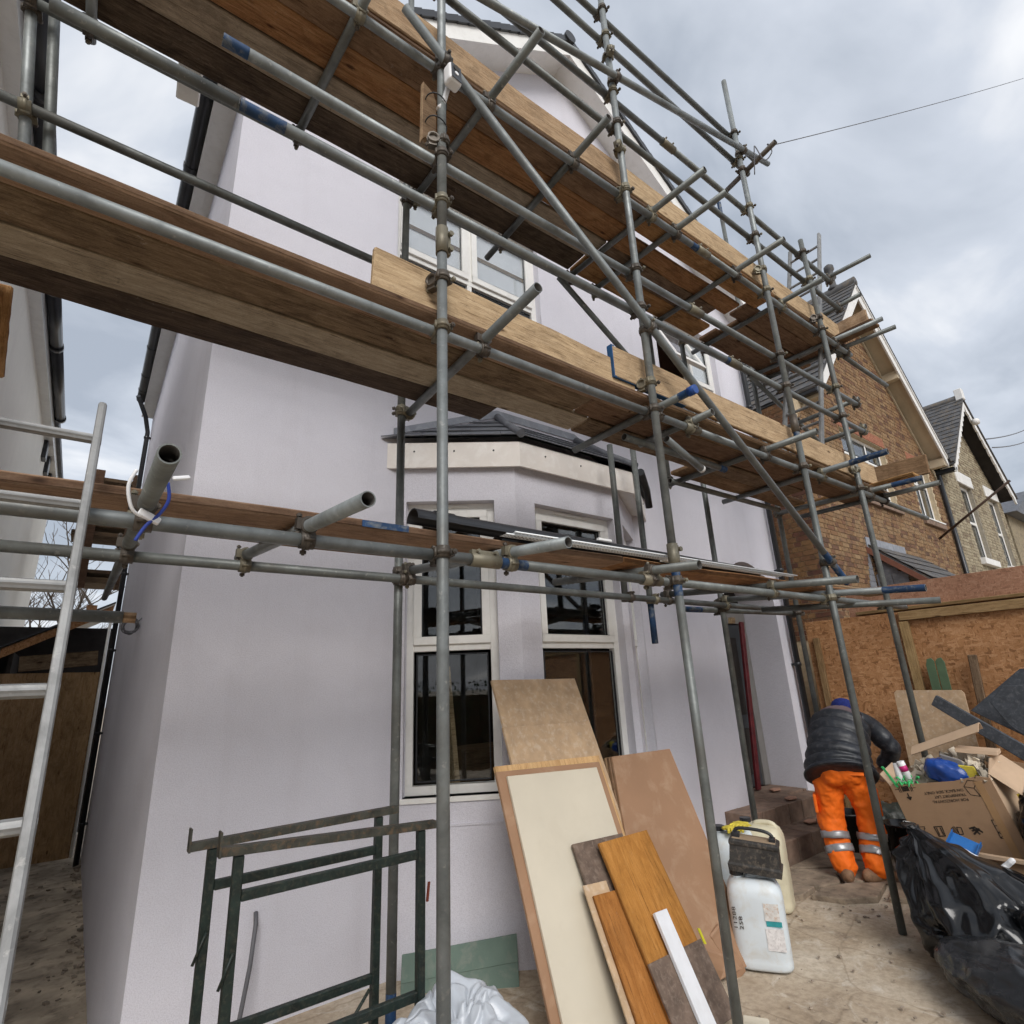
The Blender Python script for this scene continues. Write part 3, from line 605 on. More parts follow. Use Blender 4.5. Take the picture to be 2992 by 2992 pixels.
# ---- roof: overhanging verge with white barge, soffit, black dry verge, tiles
roof=empty('roof',(3.7,5,8)); roof.parent=house; roof.matrix_parent_inverse=PINV(house)
sl=.733; VY=3.29; ox=.15
def rz(x,top): return top-sl*abs(x-APX)
for sgn in (-1,1):
    xe=APX+sgn*(APX-HX0+ox)
    TOP=9.185
    mb=MB(); mb.prism([(APX,VY,TOP),(xe,VY,rz(xe,TOP)),(xe,VY,rz(xe,TOP)-.24),(APX,VY,TOP-.24)],(0,.022,0)); mb.build('barge_board',M_UPVC,roof)
    mb=MB(); mb.prism([(APX,VY+.022,TOP-.235),(xe,VY+.022,rz(xe,TOP)-.235),(xe,HY,rz(xe,TOP)-.235),(APX,HY,TOP-.235)],(0,0,.012)); mb.build('verge_soffit',M_UPVC,roof)
    mb=MB(); n=26
    for i in range(n):   # interlocking dry-verge units
        xa=APX+sgn*(APX-HX0+ox+.03)*i/n; xb=APX+sgn*(APX-HX0+ox+.03)*(i+1)/n
        mb.prism([(xa,VY-.03,rz(xa,TOP)+.075),(xb,VY-.03,rz(xb,TOP)+.06),(xb,VY-.03,rz(xb,TOP)-.03),(xa,VY-.03,rz(xa,TOP)-.02)],(0,.09,0))
    mb.build('dry_verge',M_BLACK,roof)
    mb=MB(); mb.prism([(APX,VY+.03,TOP+.01),(xe,VY+.03,rz(xe,TOP)+.01),(xe,HB+.2,rz(xe,TOP)+.01),(APX,HB+.2,TOP+.01)],(0,0,.05)); mb.build('roof_tiles',M_SLATE,roof)
    ex=xe; ez=rz(xe,TOP)
    # eaves fascia, soffit and gutter along the side
    a,b=min(ex,ex+sgn*.02),max(ex,ex+sgn*.02)
    mb=MB(); mb.box((a,VY,ez-.23),(b,HB,ez-.02)); mb.build('eaves_fascia',M_UPVC,roof)
    a,b=sorted((ex,APX+sgn*(APX-HX0))); mb=MB(); mb.box((a,VY+.03,ez-.225),(b,HB,ez-.21)); mb.build('eaves_soffit',M_UPVC,roof)
    mb=MB(); gx=ex+sgn*.075; seg=12; ys=[VY-.02+.9*i for i in range(9)]+[10.1 if sgn<0 else HB]
    for y0,y1 in zip(ys[:-1],ys[1:]):
        prof=[(gx+.062*cos(pi+pi*i/seg),ez-.09+.062*sin(pi+pi*i/seg)) for i in range(seg+1)]
        prof+= [(gx+.057*cos(2*pi-pi*i/seg),ez-.088+.057*sin(2*pi-pi*i/seg)) for i in range(seg+1)]
        mb.prism([(x,y0+.004,z) for x,z in prof],(0,y1-y0-.008,0))
        mb.prism([(gx+.068*cos(pi+pi*i/seg),y1-.03,ez-.09+.068*sin(pi+pi*i/seg)) for i in range(seg+1)],(0,.06,0))
    mb.build('gutter',M_BLACK,roof)
mb=MB(); mb.sweep([(APX,VY-.02,9.22),(APX,HB,9.22)],.075,14); mb.build('ridge',M_SLATE,roof)
mb=MB(); mb.sweep([(APX,VY-.05,9.215),(APX,VY-.021,9.215)],.082,14); mb.build('ridge_end_cap',M_BLACK,roof)
# ---- downpipes
def downpipe(x,y,z0,z1,dirx,diry,swan=None):
    mb=MB(); pts=[(x,y,z0),(x,y,z1)]
    if swan: pts+=swan
    mb.sweep(pts,.034,14); dp=mb.build('downpipe',M_BLACK,house)
    z=z0+.5
    while z<z1:
        c=MB(); c.lathe([(.041,-.02),(.043,-.018),(.043,.018),(.041,.02)],(x,y,z),'z',16); c.obox((x+dirx*.05,y+diry*.05,z),(.03 if diry else .05,0,0),(0,.03 if dirx else .05,0),(0,0,.012)); c.build('pipe_clip',M_BLACK,dp); z+=1.15
downpipe(.315,10.35,-.45,5.9,1,0,[(.25,10.3,6.15),(.10,10.0,6.35)])
downpipe(6.93,3.535,.05,6.1,0,1,[(6.95,3.5,6.25),(7.2,3.45,6.4)])
mb=MB(); mb.box((7.03,3.575,-.1),(7.075,3.599,6.2)); mb.build('corner_trim',M_UPVC,house)
# render stop at the foot, steel hook and wire tails on the wall
mb=MB(); mb.sweep([(.925,3.598,.515),(.92,3.56,.47),(.90,3.53,.3),(.86,3.50,.08),(.855,3.49,.0)],.011,8); tag(mb.build('wall_cable',M_WIRE,house),'dark cable tail hanging from a hole in the lilac wall',None)
mb=MB(); 
pts=[(.30+(.055+.012*sin(t*.37))*cos(t),6.1+.006*t,2.26+(.062+.012*cos(t*.61))*sin(t)) for t in [i*.42 for i in range(60)]]; mb.sweep(pts+[(.345,6.1,2.29),(.374,6.1,2.33)],.0065,6); tag(mb.build('coiled_wire',M_WIRE,house),'small coil of wire on the side wall',None)

# ---- front steps (brick treads and risers)
st=empty('front_steps',(5.8,3.3,0),'two worn brick steps up to the arched porch','steps')
boxpart('step_core',(5.15,3.055,-.05),(6.28,3.37,.165),M_STEP,st); boxpart('step_core',(5.15,3.37,-.05),(6.75,4.07,.335),M_STEP,st)
rs=random.Random(11)
def brickrow(x0,x1,y0,y1,z0,z1,w):
    x=x0
    while x<x1-.02:
        xb=min(x+w*rs.uniform(.92,1.08),x1); j=rs.uniform(-.004,.004)
        boxpart('brick',(x+.004,y0+j,z0),(xb-.004,y1,z1+j*.6),M_STEP,st,.006); x=xb
brickrow(5.14,6.29,3.04,3.27,-.02,.187,.235); brickrow(5.14,6.29,3.275,3.355,.12,.185,.115)
brickrow(5.14,6.30,3.345,3.60,.17,.358,.235); brickrow(5.70,6.74,3.605,3.82,.30,.357,.235); brickrow(5.70,6.74,3.825,4.04,.30,.357,.235)
mb=MB()
pc=[(6.02,3.40,.372),(5.95,3.2,.20),(6.35,3.75,.372)]
for i,(x,y,z) in enumerate(pc):
    mb=MB(); mb.prism([(x-.09,y-.03,z),(x+.02,y-.05,z),(x+.1,y,z),(x+.05,y+.05,z),(x-.06,y+.04,z)],(0,0,.014)); 
    tag(mb.build('brick_shard',m_plain('pink_shard%d'%i,(.42,.24,.17),.9),None,.003),['pinkish flat shard lying on the upper porch step','pinkish flat shard lying on the lower porch step','pinkish shard on the porch floor by the door'][i],'shard')
# red wrapped plank leaning in the doorway
mb=MB(); mb.obox((6.36,3.9,1.30),(.035,0,0),(0,.02,0),(.10,.0,.93)); rp=mb.build('wrapped_plank',M_REDW,None,.008)
tag(rp,'tall red plastic-wrapped plank leaning in the porch doorway','plank')
mb=MB(); mb.obox((6.262,3.9,2.24),(.04,0,0),(0,.022,0),(.006,0,.035)); mb.build('bare_end',M_W_PALE,rp)

# ------------------------------------------------------------------ scaffold
sc=empty('scaffold',(2.6,2.3,0),'galvanised tube scaffold with three lifts along the lilac house front','scaffold')
TUBES=[]
def tube(name,p,q,mat=None,blue=(0,0),r=.02415):
    p=Vector(p);q=Vector(q); L=(q-p).length; d=(q-p).normalized()
    z=(0,0,1) if abs(d.z)<.9 else (1,0,0)
    mb=MB(); mb.pipe((0,0,0),(L,0,0),r); me=mb.mesh(name,[mat or (M_TUBE if random.random()<.6 else M_TUBE2),M_TUBEIN])
    o=link(name,me,sc,frame(p,d,None,z)); TUBES.append((p,q,o))
    for k,b in enumerate(blue):
        if b>=.07:
            m=MB(); a=0 if k==0 else L-b; m.sweep([(a+.0005 if k==0 else a,0,0),(a+b if k==0 else L-.0005,0,0)],r+.0007,18,cap=False); link('painted_end',m.mesh('painted_end',M_BLUE),o,WMAT(o))
    return o
Y0,YL,YI,YS=1.90,1.953,2.80,2.853
# standards
tube('standard',(1.083,Y0,0),(1.098,Y0,3.66),M_TUBE); tube('standard',(1.098,Y0,3.665),(1.112,Y0,7.6),M_TUBE)
tube('standard',(2.597,Y0,0),(2.575,Y0,2.25),M_TUBE2,(0,.22)); tube('standard',(2.575,Y0,2.255),(2.585,Y0,7.7),M_TUBE)
tube('standard',(4.400,Y0,0),(4.404,Y0,3.55),M_TUBE2,(0,.16)); tube('standard',(4.404,Y0,3.555),(4.452,Y0,7.47),M_TUBE)
tube('standard',(5.437,Y0,0),(5.440,Y0,5.96),M_TUBE2)
tube('standard',(1.355,YS,.0),(1.355,YS,3.25),M_TUBE2,(.28,0)); tube('standard',(1.353,YS,3.255),(1.38,YS,7.5),M_TUBE2)
tube('standard',(3.215,YS,2.17),(3.215,YS,3.45),M_TUBE2); tube('standard',(3.50,YS,1.86),(3.50,YS,3.5),M_TUBE2,(.3,0))
tube('standard',(4.465,YS,0),(4.465,YS,4.95),M_TUBE2); tube('standard',(5.785,YS,0),(5.80,YS,7.5),M_TUBE2,(0,.2)); tube('standard',(3.94,YS,3.3),(3.94,YS,4.95),M_TUBE2)
tube('standard',(-.47,YS,3.38),(-.78,YS,5.7),M_TUBE); tube('standard',(-.385,YS+.03,3.38),(-.69,YS+.03,5.7),M_TUBE2)
# ledgers
tube('ledger',(-1.3,YL,2.12),(1.33,YL,2.12),M_TUBE); tube('ledger',(1.335,YL,2.118),(2.42,YL,2.116),M_TUBE2,(.22,0)); tube('ledger',(2.425,YL,2.116),(5.95,YL,2.13),M_TUBE2)
tube('ledger',(-1.3,YI,2.19),(5.25,YI,2.19),M_TUBE2); tube('ledger',(3.92,2.907,2.15),(6.0,2.907,2.19),M_TUBE2,(.3,0))
tube('ledger',(-1.3,YI,1.955),(.105,YI,1.935),M_TUBE2)
tube('ledger',(-1.3,YL,3.185),(3.02,YL,3.175),M_TUBE); tube('ledger',(3.025,YL,3.175),(6.16,YL,3.18),M_TUBE); tube('ledger',(5.75,2.008,3.215),(7.4,2.0,3.2),M_TUBE2)
tube('ledger',(2.64,2.21,3.128),(3.78,2.21,3.128),M_TUBE2,(0,.08)); tube('ledger',(3.83,2.76,3.225),(5.62,2.76,3.235),M_TUBE2)
tube('ledger',(-1.0,YL,4.885),(3.55,YL,4.885),M_TUBE,(0,.15)); tube('ledger',(3.555,YL,4.885),(6.2,YL,4.86),M_TUBE); tube('ledger',(5.95,2.01,4.87),(7.3,2.01,4.86),M_TUBE2)
tube('ledger',(-1.0,YI,4.885),(6.2,YI,4.885),M_TUBE2)
m=MB(); m.sweep([(.106,YI,1.935),(.15,YI,1.934)],.0215,14); m.build('timber_plug',M_W_EDGE,sc)
# guard rails
tube('guard_rail',(.092,YL,4.21),(3.3,YL,4.215),M_TUBE,(.10,0)); tube('guard_rail',(3.305,YL,4.215),(6.05,YL,4.215),M_TUBE)
tube('guard_rail',(-.42,YL,3.92),(.18,YL,3.915),M_TUBE2); tube('guard_rail',(.185,YL,3.915),(3.72,YL,3.91),M_TUBE,(.18,.12)); tube('guard_rail',(3.725,YL,3.91),(6.07,YL,3.905),M_TUBE,(0,.08))
tube('guard_rail',(-1.2,YI,4.26),(1.9,YI,4.21),M_TUBE2)
tube('guard_rail',(.9,YL,5.845),(3.3,YL,5.845),M_TUBE2); tube('guard_rail',(3.305,YL,5.845),(6.17,YL,5.80),M_TUBE2)
tube('guard_rail',(.95,YL,5.545),(6.23,YL,5.46),M_TUBE2)
tube('guard_rail',(1.0,YL,6.74),(4.95,YL,6.76),M_TUBE2); tube('guard_rail',(.95,YL,6.47),(4.68,YL,6.42),M_TUBE2)
# braces (outside the standards)
tube('brace',(.855,1.848,5.0),(4.60,1.848,2.24),M_TUBE,(0,.35)); tube('brace',(1.12,1.845,5.50),(4.93,1.845,6.62),M_TUBE)
tube('brace',(2.69,YI-.05,4.80),(3.95,YI-.05,4.0),M_TUBE2); tube('brace',(5.52,YI-.05,4.80),(7.0,YI-.05,4.30),M_TUBE2)
# transoms: lowest lift (rising slightly to the wall)
def tr1(x,y0,y1,dx=0,mat=None,blue=(0,0)): tube('transom',(x+dx,y0,2.17+.0824*(y0-1.95)),(x,y1,2.17+.0824*(y1-1.95)),mat,blue)
tr1(.075,1.35,6.4,.012,M_TUBE2); tr1(.54,1.45,2.92,.05,M_TUBE,(.05,0)); tr1(1.40,1.60,2.80,.10,M_TUBE); tr1(2.40,1.65,2.72,.04,M_TUBE2,(.04,0))
tr1(3.66,1.42,2.86,.03,M_TUBE2,(.03,0)); tr1(4.45,1.35,2.8,.13,M_TUBE,(.26,0)); tube('transom',(5.09,1.43,2.075),(4.66,2.6,2.135),M_TUBE2,(.06,0))
# middle lift
for x,y0,y1,dx,m,b in ((1.40,1.5,2.90,-.06,M_TUBE,(.03,0)),(2.68,1.69,2.72,0,M_TUBE2,(.09,0)),(3.03,1.79,2.4,0,M_TUBE2,(0,0)),(3.93,1.56,2.85,.02,M_TUBE2,(.02,.03)),(4.83,1.44,2.90,.01,M_TUBE,(.28,.05)),(5.73,1.53,2.86,.11,M_TUBE2,(.24,0)),(6.10,1.49,2.8,.05,M_TUBE2,(0,0))):
    tube('transom',(x+dx,y0,3.232),(x,y1,3.235),m,b)
tube('transom_stub',(2.84,2.03,3.09),(3.30,2.10,2.995),M_TUBE,(.05,.05))
# top lift
for x,y0,y1,dx,m,b in ((-.44,2.5,2.9,0,M_TUBE,(0,0)),(.60,1.75,2.82,.07,M_TUBE2,(0,0)),(1.42,1.49,2.82,.06,M_TUBE2,(0,0)),(2.17,1.62,3.03,-.04,M_TUBE2,(0,0)),(2.88,1.50,2.85,.07,M_TUBE2,(.06,0)),(3.18,1.52,2.85,.06,M_TUBE2,(.05,0)),(4.03,1.52,2.9,.01,M_TUBE2,(0,.06)),(4.79,1.57,2.95,0,M_TUBE2,(.04,0)),(5.80,1.51,2.82,.11,M_TUBE,(.03,0)),(6.0,1.49,2.82,.18,M_TUBE2,(0,0))):
    tube('transom',(x+dx,y0,4.938),(x,y1,4.938),m,b)
tube('transom',(6.18,1.53,5.86),(6.12,2.3,5.86),M_TUBE2); tube('transom',(6.22,1.72,5.51),(6.27,2.4,5.51),M_TUBE2); tube('transom',(4.42,1.55,6.27),(4.56,2.3,6.28),M_CLAMP)
tube('end_rail',(6.03,1.92,4.27),(6.05,2.9,4.27),M_TUBE2); tube('end_rail',(6.03,1.92,3.96),(6.05,2.9,3.96),M_TUBE2)
m=MB(); m.sweep([(2.68,1.665,3.232),(2.68,1.715,3.232)],.029,12); m.build('blue_end_cap',m_plain('blue_cap',(.012,.06,.26),.45),sc)
m=MB(); m.pipe((3.285,2.098,2.998),(3.306,2.1,2.994),.0265,.021,16,0,0,.01); m.build('white_end_ring',M_WPAINT,sc)
# couplers
def coupler_mesh(name,mat,mat2):
    mb=MB()
    def band(c,ax,mi=0):
        c=Vector(c); a=Vector(ax); mb.pipe(c-a*.026,c+a*.026,.0315,.0246,16,mi,mi,.012)
        mb.pipe(c-a*.010,c+a*.010,.035,.0246,16,mi,mi,.004)
    band((0,0,0),(1,0,0)); band((0,.0525,0),(0,0,1))
    mb.box((-.022,.018,-.022),(.022,.034,.022))
    # hinge lugs, T-bolts and nuts
    for c,u,v in (((0,-.004,.036),(1,0,0),(0,1,0)),((.036,.0565,0),(0,0,1),(0,1,0))):
        c=Vector(c);u=Vector(u);v=Vector(v); w=u.cross(v)
        mb.obox(c,u*.016,v*.020,w*.010); mb.sweep([c-v*.045,c+v*.038],.0062,8,1); mb.sweep([c-v*.040,c-v*.028],.0125,6,1,smooth=False); mb.sweep([c+v*.026,c+v*.034],.011,6,1,smooth=False)
    for c,u in (((0,0,-.034),(1,0,0)),((-.034,.0525,0),(0,0,1))):
        c=Vector(c);u=Vector(u); mb.sweep([c-u*.020,c+u*.020],.0075,8,0)
    return mb.mesh(name,[mat,mat2])
CM=[coupler_mesh('coupler',M_CLAMP,M_CLAMP),coupler_mesh('coupler',M_CLAMP2,M_CLAMP),coupler_mesh('coupler',M_CLAMP,M_CLAMP2)]
def seg_close(p1,q1,p2,q2):
    d1=q1-p1; d2=q2-p2; r=p1-p2; a=d1.dot(d1); e=d2.dot(d2); f=d2.dot(r); c=d1.dot(r); b=d1.dot(d2); den=a*e-b*b
    if den<1e-3*a*e: return None
    s=min(max((b*f-c*e)/den,0),1); t=(b*s+f)/e
    if t<0: t=0; s=min(max(-c/a,0),1)
    elif t>1: t=1; s=min(max((b-c)/a,0),1)
    return p1+d1*s,p2+d2*t
nc=0
for i in range(len(TUBES)):
    for j in range(i+1,len(TUBES)):
        r=seg_close(*TUBES[i][:2],*TUBES[j][:2])
        if not r: continue
        a,b=r; D=(b-a).length
        if .028<D<.078:
            d1=(TUBES[i][1]-TUBES[i][0]).normalized(); d2=(TUBES[j][1]-TUBES[j][0]).normalized()
            y=(b-a).normalized(); x=(d1-y*y.dot(d1)).normalized(); z=x.cross(y)
            if z.dot(d2)<0: x=-x; z=-z
            m=Matrix(((x.x,y.x,z.x,a.x),(x.y,y.y,z.y,a.y),(x.z,y.z,z.z,a.z),(0,0,0,1)))
            link('coupler',CM[(nc*7)%3],sc,m@Matrix.Diagonal((.94,1,.94,1))); nc+=1
# loose couplers left clamped on standards, and tube sleeves
def sleeve(p,d,mat=M_CLAMP):
    d=Vector(d).normalized(); z=(0,0,1) if abs(d.z)<.9 else (1,0,0); mb=MB(); mb.pipe((-.075,0,0),(.075,0,0),.031,.0248,14,0,0,.02)
    mb.box((-.07,-.012,.027),(.07,.012,.042)); 
    for x in (-.045,.045): mb.sweep([(x,-.03,.036),(x,.035,.036)],.0075,8); mb.sweep([(x,.02,.036),(x,.034,.036)],.014,6,smooth=False)
    link('sleeve_coupler',mb.mesh('sleeve_coupler',mat),sc,frame(p,d,None,z))
for p,d in (((1.098,Y0,3.66),(0,0,1)),((2.575,Y0,2.25),(0,0,1)),((4.404,Y0,3.55),(0,0,1)),((3.3,YL,4.215),(1,0,0)),((3.72,YL,3.91),(1,0,0)),((3.02,YL,3.175),(1,0,0)),((3.55,YL,4.885),(1,0,0)),((3.3,YL,5.845),(1,0,0)),((2.42,YL,2.116),(1,0,0)),((1.33,YL,2.119),(1,0,0))): sleeve(p,d,M_CLAMP2 if random.random()<.6 else M_CLAMP)
for (x,y,z),a in (((1.10,Y0,3.45),.4),((1.11,Y0,4.30),1.2),((2.578,Y0,4.9),.2),((2.58,Y0,5.25),2.0),((2.575,Y0,3.36),.3),((4.43,Y0,5.1),.9),((5.44,Y0,5.0),.7),((2.584,Y0,6.2),2.6),((5.438,Y0,3.35),1.5)):
    link('coupler',CM[int(a*5)%3],sc,Matrix.Translation((x,y,z))@Matrix.Rotation(a,4,'Z')@Matrix.Rotation(pi/2,4,'Y'))

# ------------------------------------------------------------------ boards
BI=0
def board(name,c,d,up_,L,w,t,mat,label,cat='board',group=None,bands=(0,0),bev=.008):
    """plank: local X = length, Y = width, Z = thickness; hoop-iron end bands where seen"""
    global BI; BI+=1; rr=random.Random(BI)
    mb=MB(); n=10
    # slightly wavy edges so that no two boards share an outline
    vs=[];
    for i in range(n+1):
        x=-L/2+L*i/n; e=[rr.uniform(-.0015,.0015) for _ in range(4)]; s=.004*sin(i*1.3+BI)
        vs.append([(x,-w/2+e[0],-t/2+s),(x,w/2+e[1],-t/2+s),(x,w/2+e[2],t/2+s),(x,-w/2+e[3],t/2+s)])
    for i in range(n+1): mb.v+=vs[i]
    for i in range(n):
        for k in range(4): mb.f.append((i*4+k,i*4+(k+1)%4,i*4+4+(k+1)%4,i*4+4+k)); mb.mi.append(0); mb.sm.append(False)
    mb.f+= [(3,2,1,0),(n*4,n*4+1,n*4+2,n*4+3)]; mb.mi+=[0,0]; mb.sm+=[False,False]
    me=mb.mesh(name,mat,bev); bm=bmesh.new(); bm.from_mesh(me); bmesh.ops.recalc_face_normals(bm,faces=bm.faces); bm.to_mesh(me); bm.free()
    o=link(name,me,None,frame(c,d,None,up_))
    tag(o,label,cat,group)
    for k,b in enumerate(bands):
        if b is not None and b!=0:
            m=MB(); x=(-L/2 if k==0 else L/2); s=1 if k==0 else -1
            for a_,b_ in (((x-s*.002,-w/2-.004,-t/2-.006),(x+s*.03,w/2+.004,-t/2-.0035)),((x-s*.002,-w/2-.004,t/2+.0035),(x+s*.03,w/2+.004,t/2+.006)),((x-s*.006,-w/2-.004,-t/2-.006),(x-s*.0021,w/2+.004,t/2+.006))):
                a2=tuple(min(u,v) for u,v in zip(a_,b_)); b2=tuple(max(u,v) for u,v in zip(a_,b_)); m.box(a2,b2)
            link('end_band',m.mesh('end_band',b),o,WMAT(o))
    return o
def xboard(name,x0,x1,y0,y1,z,mat,label,t=.036,**k): return board(name,((x0+x1)/2,(y0+y1)/2,z+t/2),(1,0,.0),(0,0,1),x1-x0,y1-y0,t,mat,label,**k)
g1,g2,g3='boards of the lowest lift','boards of the middle lift','boards of the top lift'
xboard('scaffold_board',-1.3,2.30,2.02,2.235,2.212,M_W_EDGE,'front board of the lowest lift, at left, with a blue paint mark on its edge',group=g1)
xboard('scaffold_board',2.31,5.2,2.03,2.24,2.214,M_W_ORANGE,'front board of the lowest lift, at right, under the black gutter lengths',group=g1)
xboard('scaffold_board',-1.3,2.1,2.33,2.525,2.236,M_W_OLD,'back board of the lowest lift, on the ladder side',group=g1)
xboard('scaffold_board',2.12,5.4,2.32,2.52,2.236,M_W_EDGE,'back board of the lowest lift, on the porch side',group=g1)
pm=boxpart('paint_mark',(.80,2.0158,2.2195),(1.0,2.0195,2.246),M_BLUE,bpy.data.objects['scaffold_board'])
nm=['outermost','second','third','innermost']; 
P2=[[(-1.3,2.60,M_W_EDGE),(2.62,6.25,M_W_BROWN)],[(-1.3,2.3,M_W_OLD),(2.32,6.2,M_W_BROWN)],[(-1.3,2.45,M_W_GREY),(2.47,5.3,M_W_OLD)],[(-1.3,1.86,M_W_DARK),(3.82,5.75,M_W_BROWN)]]
YB2=[(1.935,2.1265),(2.1295,2.3325),(2.3355,2.5355),(2.5385,2.74)]; DZ=[0,.009,.001,.010]
for r in range(4):
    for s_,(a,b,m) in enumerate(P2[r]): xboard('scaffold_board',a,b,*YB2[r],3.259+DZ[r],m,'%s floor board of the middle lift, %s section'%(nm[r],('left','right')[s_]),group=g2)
P3=[[(-.5,2.95,M_W_BROWN),(2.97,4.72,M_W_ORANGE),(4.86,6.2,M_W_BROWN)],[(-.62,2.95,M_W_ORANGE),(2.97,4.55,M_W_ORANGE),(4.6,6.2,M_W_BROWN)],[(-.62,2.9,M_W_GREY),(2.92,4.4,M_W_OLD),(4.75,6.25,M_W_BROWN)],[(-.62,2.85,M_W_DARK),(2.87,4.6,M_W_ORANGE),(4.7,6.1,M_W_BROWN)]]
YB3=[(1.965,2.1735),(2.1765,2.3745),(2.3775,2.5845),(2.5875,2.795)]
for r in range(4):
    for s_,(a,b,m) in enumerate(P3[r]):
        dy=.05 if (r==1 and s_==1) else 0
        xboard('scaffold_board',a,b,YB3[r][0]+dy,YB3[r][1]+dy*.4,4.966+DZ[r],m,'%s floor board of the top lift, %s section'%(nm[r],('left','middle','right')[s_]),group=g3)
# toe boards
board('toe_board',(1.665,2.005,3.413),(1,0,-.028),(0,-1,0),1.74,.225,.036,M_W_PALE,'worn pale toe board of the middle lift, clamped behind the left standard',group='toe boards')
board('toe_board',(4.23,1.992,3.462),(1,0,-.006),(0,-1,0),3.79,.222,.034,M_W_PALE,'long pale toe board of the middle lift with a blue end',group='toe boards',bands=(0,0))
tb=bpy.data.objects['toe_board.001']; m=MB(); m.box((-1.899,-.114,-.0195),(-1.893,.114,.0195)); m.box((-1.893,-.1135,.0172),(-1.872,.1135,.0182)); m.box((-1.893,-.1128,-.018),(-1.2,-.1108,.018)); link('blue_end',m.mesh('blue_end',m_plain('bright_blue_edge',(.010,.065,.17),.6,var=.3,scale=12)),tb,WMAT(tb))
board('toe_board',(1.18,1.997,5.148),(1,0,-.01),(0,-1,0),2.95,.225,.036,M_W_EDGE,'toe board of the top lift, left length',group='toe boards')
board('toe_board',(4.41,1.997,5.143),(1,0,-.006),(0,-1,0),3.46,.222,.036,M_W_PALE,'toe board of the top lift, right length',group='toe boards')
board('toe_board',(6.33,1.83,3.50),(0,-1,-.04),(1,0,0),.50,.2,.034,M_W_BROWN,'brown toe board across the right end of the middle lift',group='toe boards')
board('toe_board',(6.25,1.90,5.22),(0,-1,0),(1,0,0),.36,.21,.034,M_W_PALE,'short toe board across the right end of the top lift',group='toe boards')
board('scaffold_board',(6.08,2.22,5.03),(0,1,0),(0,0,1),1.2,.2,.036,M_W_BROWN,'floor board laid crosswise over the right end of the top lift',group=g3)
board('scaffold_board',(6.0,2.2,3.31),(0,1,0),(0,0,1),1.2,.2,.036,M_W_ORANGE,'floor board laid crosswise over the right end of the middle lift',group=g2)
board('plank',(0,2.72,5.02),(.05,1,0),(0,0,1),.66,.12,.03,M_UPVC,'pale plank end poking out past the top lift towards the side gutter')
board('plank',(-.48,2.79,3.08),(.10,0,-1),(0,-1,0),.42,.075,.03,M_W_ORANGE,'plank end hanging below the middle lift at the far left')
board('plank',(5.2,2.16,2.27),(1,-.1,0),(0,0,1),1.3,.2,.034,M_W_EDGE,'pale plank lying loose at the right end of the lowest lift')
# gutter lengths and beads lying on the lowest lift
def halfpipe(p,q,r,label):
    p=Vector(p);q=Vector(q); L=(q-p).length; mb=MB(); n=14
    pr=[(r*cos(pi*i/n),r*sin(pi*i/n)) for i in range(n+1)]+[((r-.004)*cos(pi-pi*i/n),(r-.004)*sin(pi-pi*i/n)) for i in range(n+1)]
    mb.prism([(0,a,b) for a,b in pr],(L,0,0)); o=link('gutter_length',mb.mesh('gutter_length',M_BLACK),None,frame(p,q-p)); 
    m=MB(); pr=[((r+.005)*cos(pi*i/n),(r+.005)*sin(pi*i/n)) for i in range(n+1)]+[((r+.0008)*cos(pi-pi*i/n),(r+.0008)*sin(pi-pi*i/n)) for i in range(n+1)]; m.prism([(.10,a,b) for a,b in pr],(.09,0,0)); link('gutter_union',m.mesh('gutter_union',M_BLACK),o,WMAT(o))
    return tag(o,label,'gutter',group='black gutter lengths on the lowest lift')
gl=halfpipe((1.03,2.045,2.282),(3.9,2.10,2.27),.054,'upturned black half-round gutter length lying on the lowest lift, nearer the standard')
halfpipe((1.55,2.165,2.262),(4.0,2.20,2.262),.05,'black half-round gutter length lying on the lowest lift, nearer the wall')
boxpart('sticker',(2.1,2.005,2.318),(2.2,2.02,2.330),M_WPAINT,gl)
def bead(x0,x1,y,z,label):
    mb=MB(); hole=.010; n=int((x1-x0)/.022)
    # perforated strip built as a lattice
    for r_ in range(3): mb.box((x0,y-.0245+r_*.02,z),(x1,y-.0165+r_*.02,z+.0012))
    for i in range(n):
        x=x0+(x1-x0)*i/n; 
        for r_ in range(2): mb.box((x,y-.0165+r_*.02,z+.0001),(x+.010,y-.0045+r_*.02,z+.0011))
    mb.sweep([(x0,y-.026,z+.002),(x1,y-.026,z+.002)],.0045,8)
    return tag(mb.build('render_bead',M_PERF),label,'bead',group='white render beads on the lowest lift')
bead(1.50,4.05,1.975,2.268,'perforated white render bead, top one on the lowest lift boards')
bead(1.46,3.9,1.99,2.2585,'perforated white render bead, under the other one on the lowest lift boards')
boxpart('offcut',(2.62,2.0,2.252),(2.76,2.03,2.275),M_UPVC); tag(bpy.data.objects['offcut'],'small white plastic offcut beside the beads on the lowest lift','offcut')

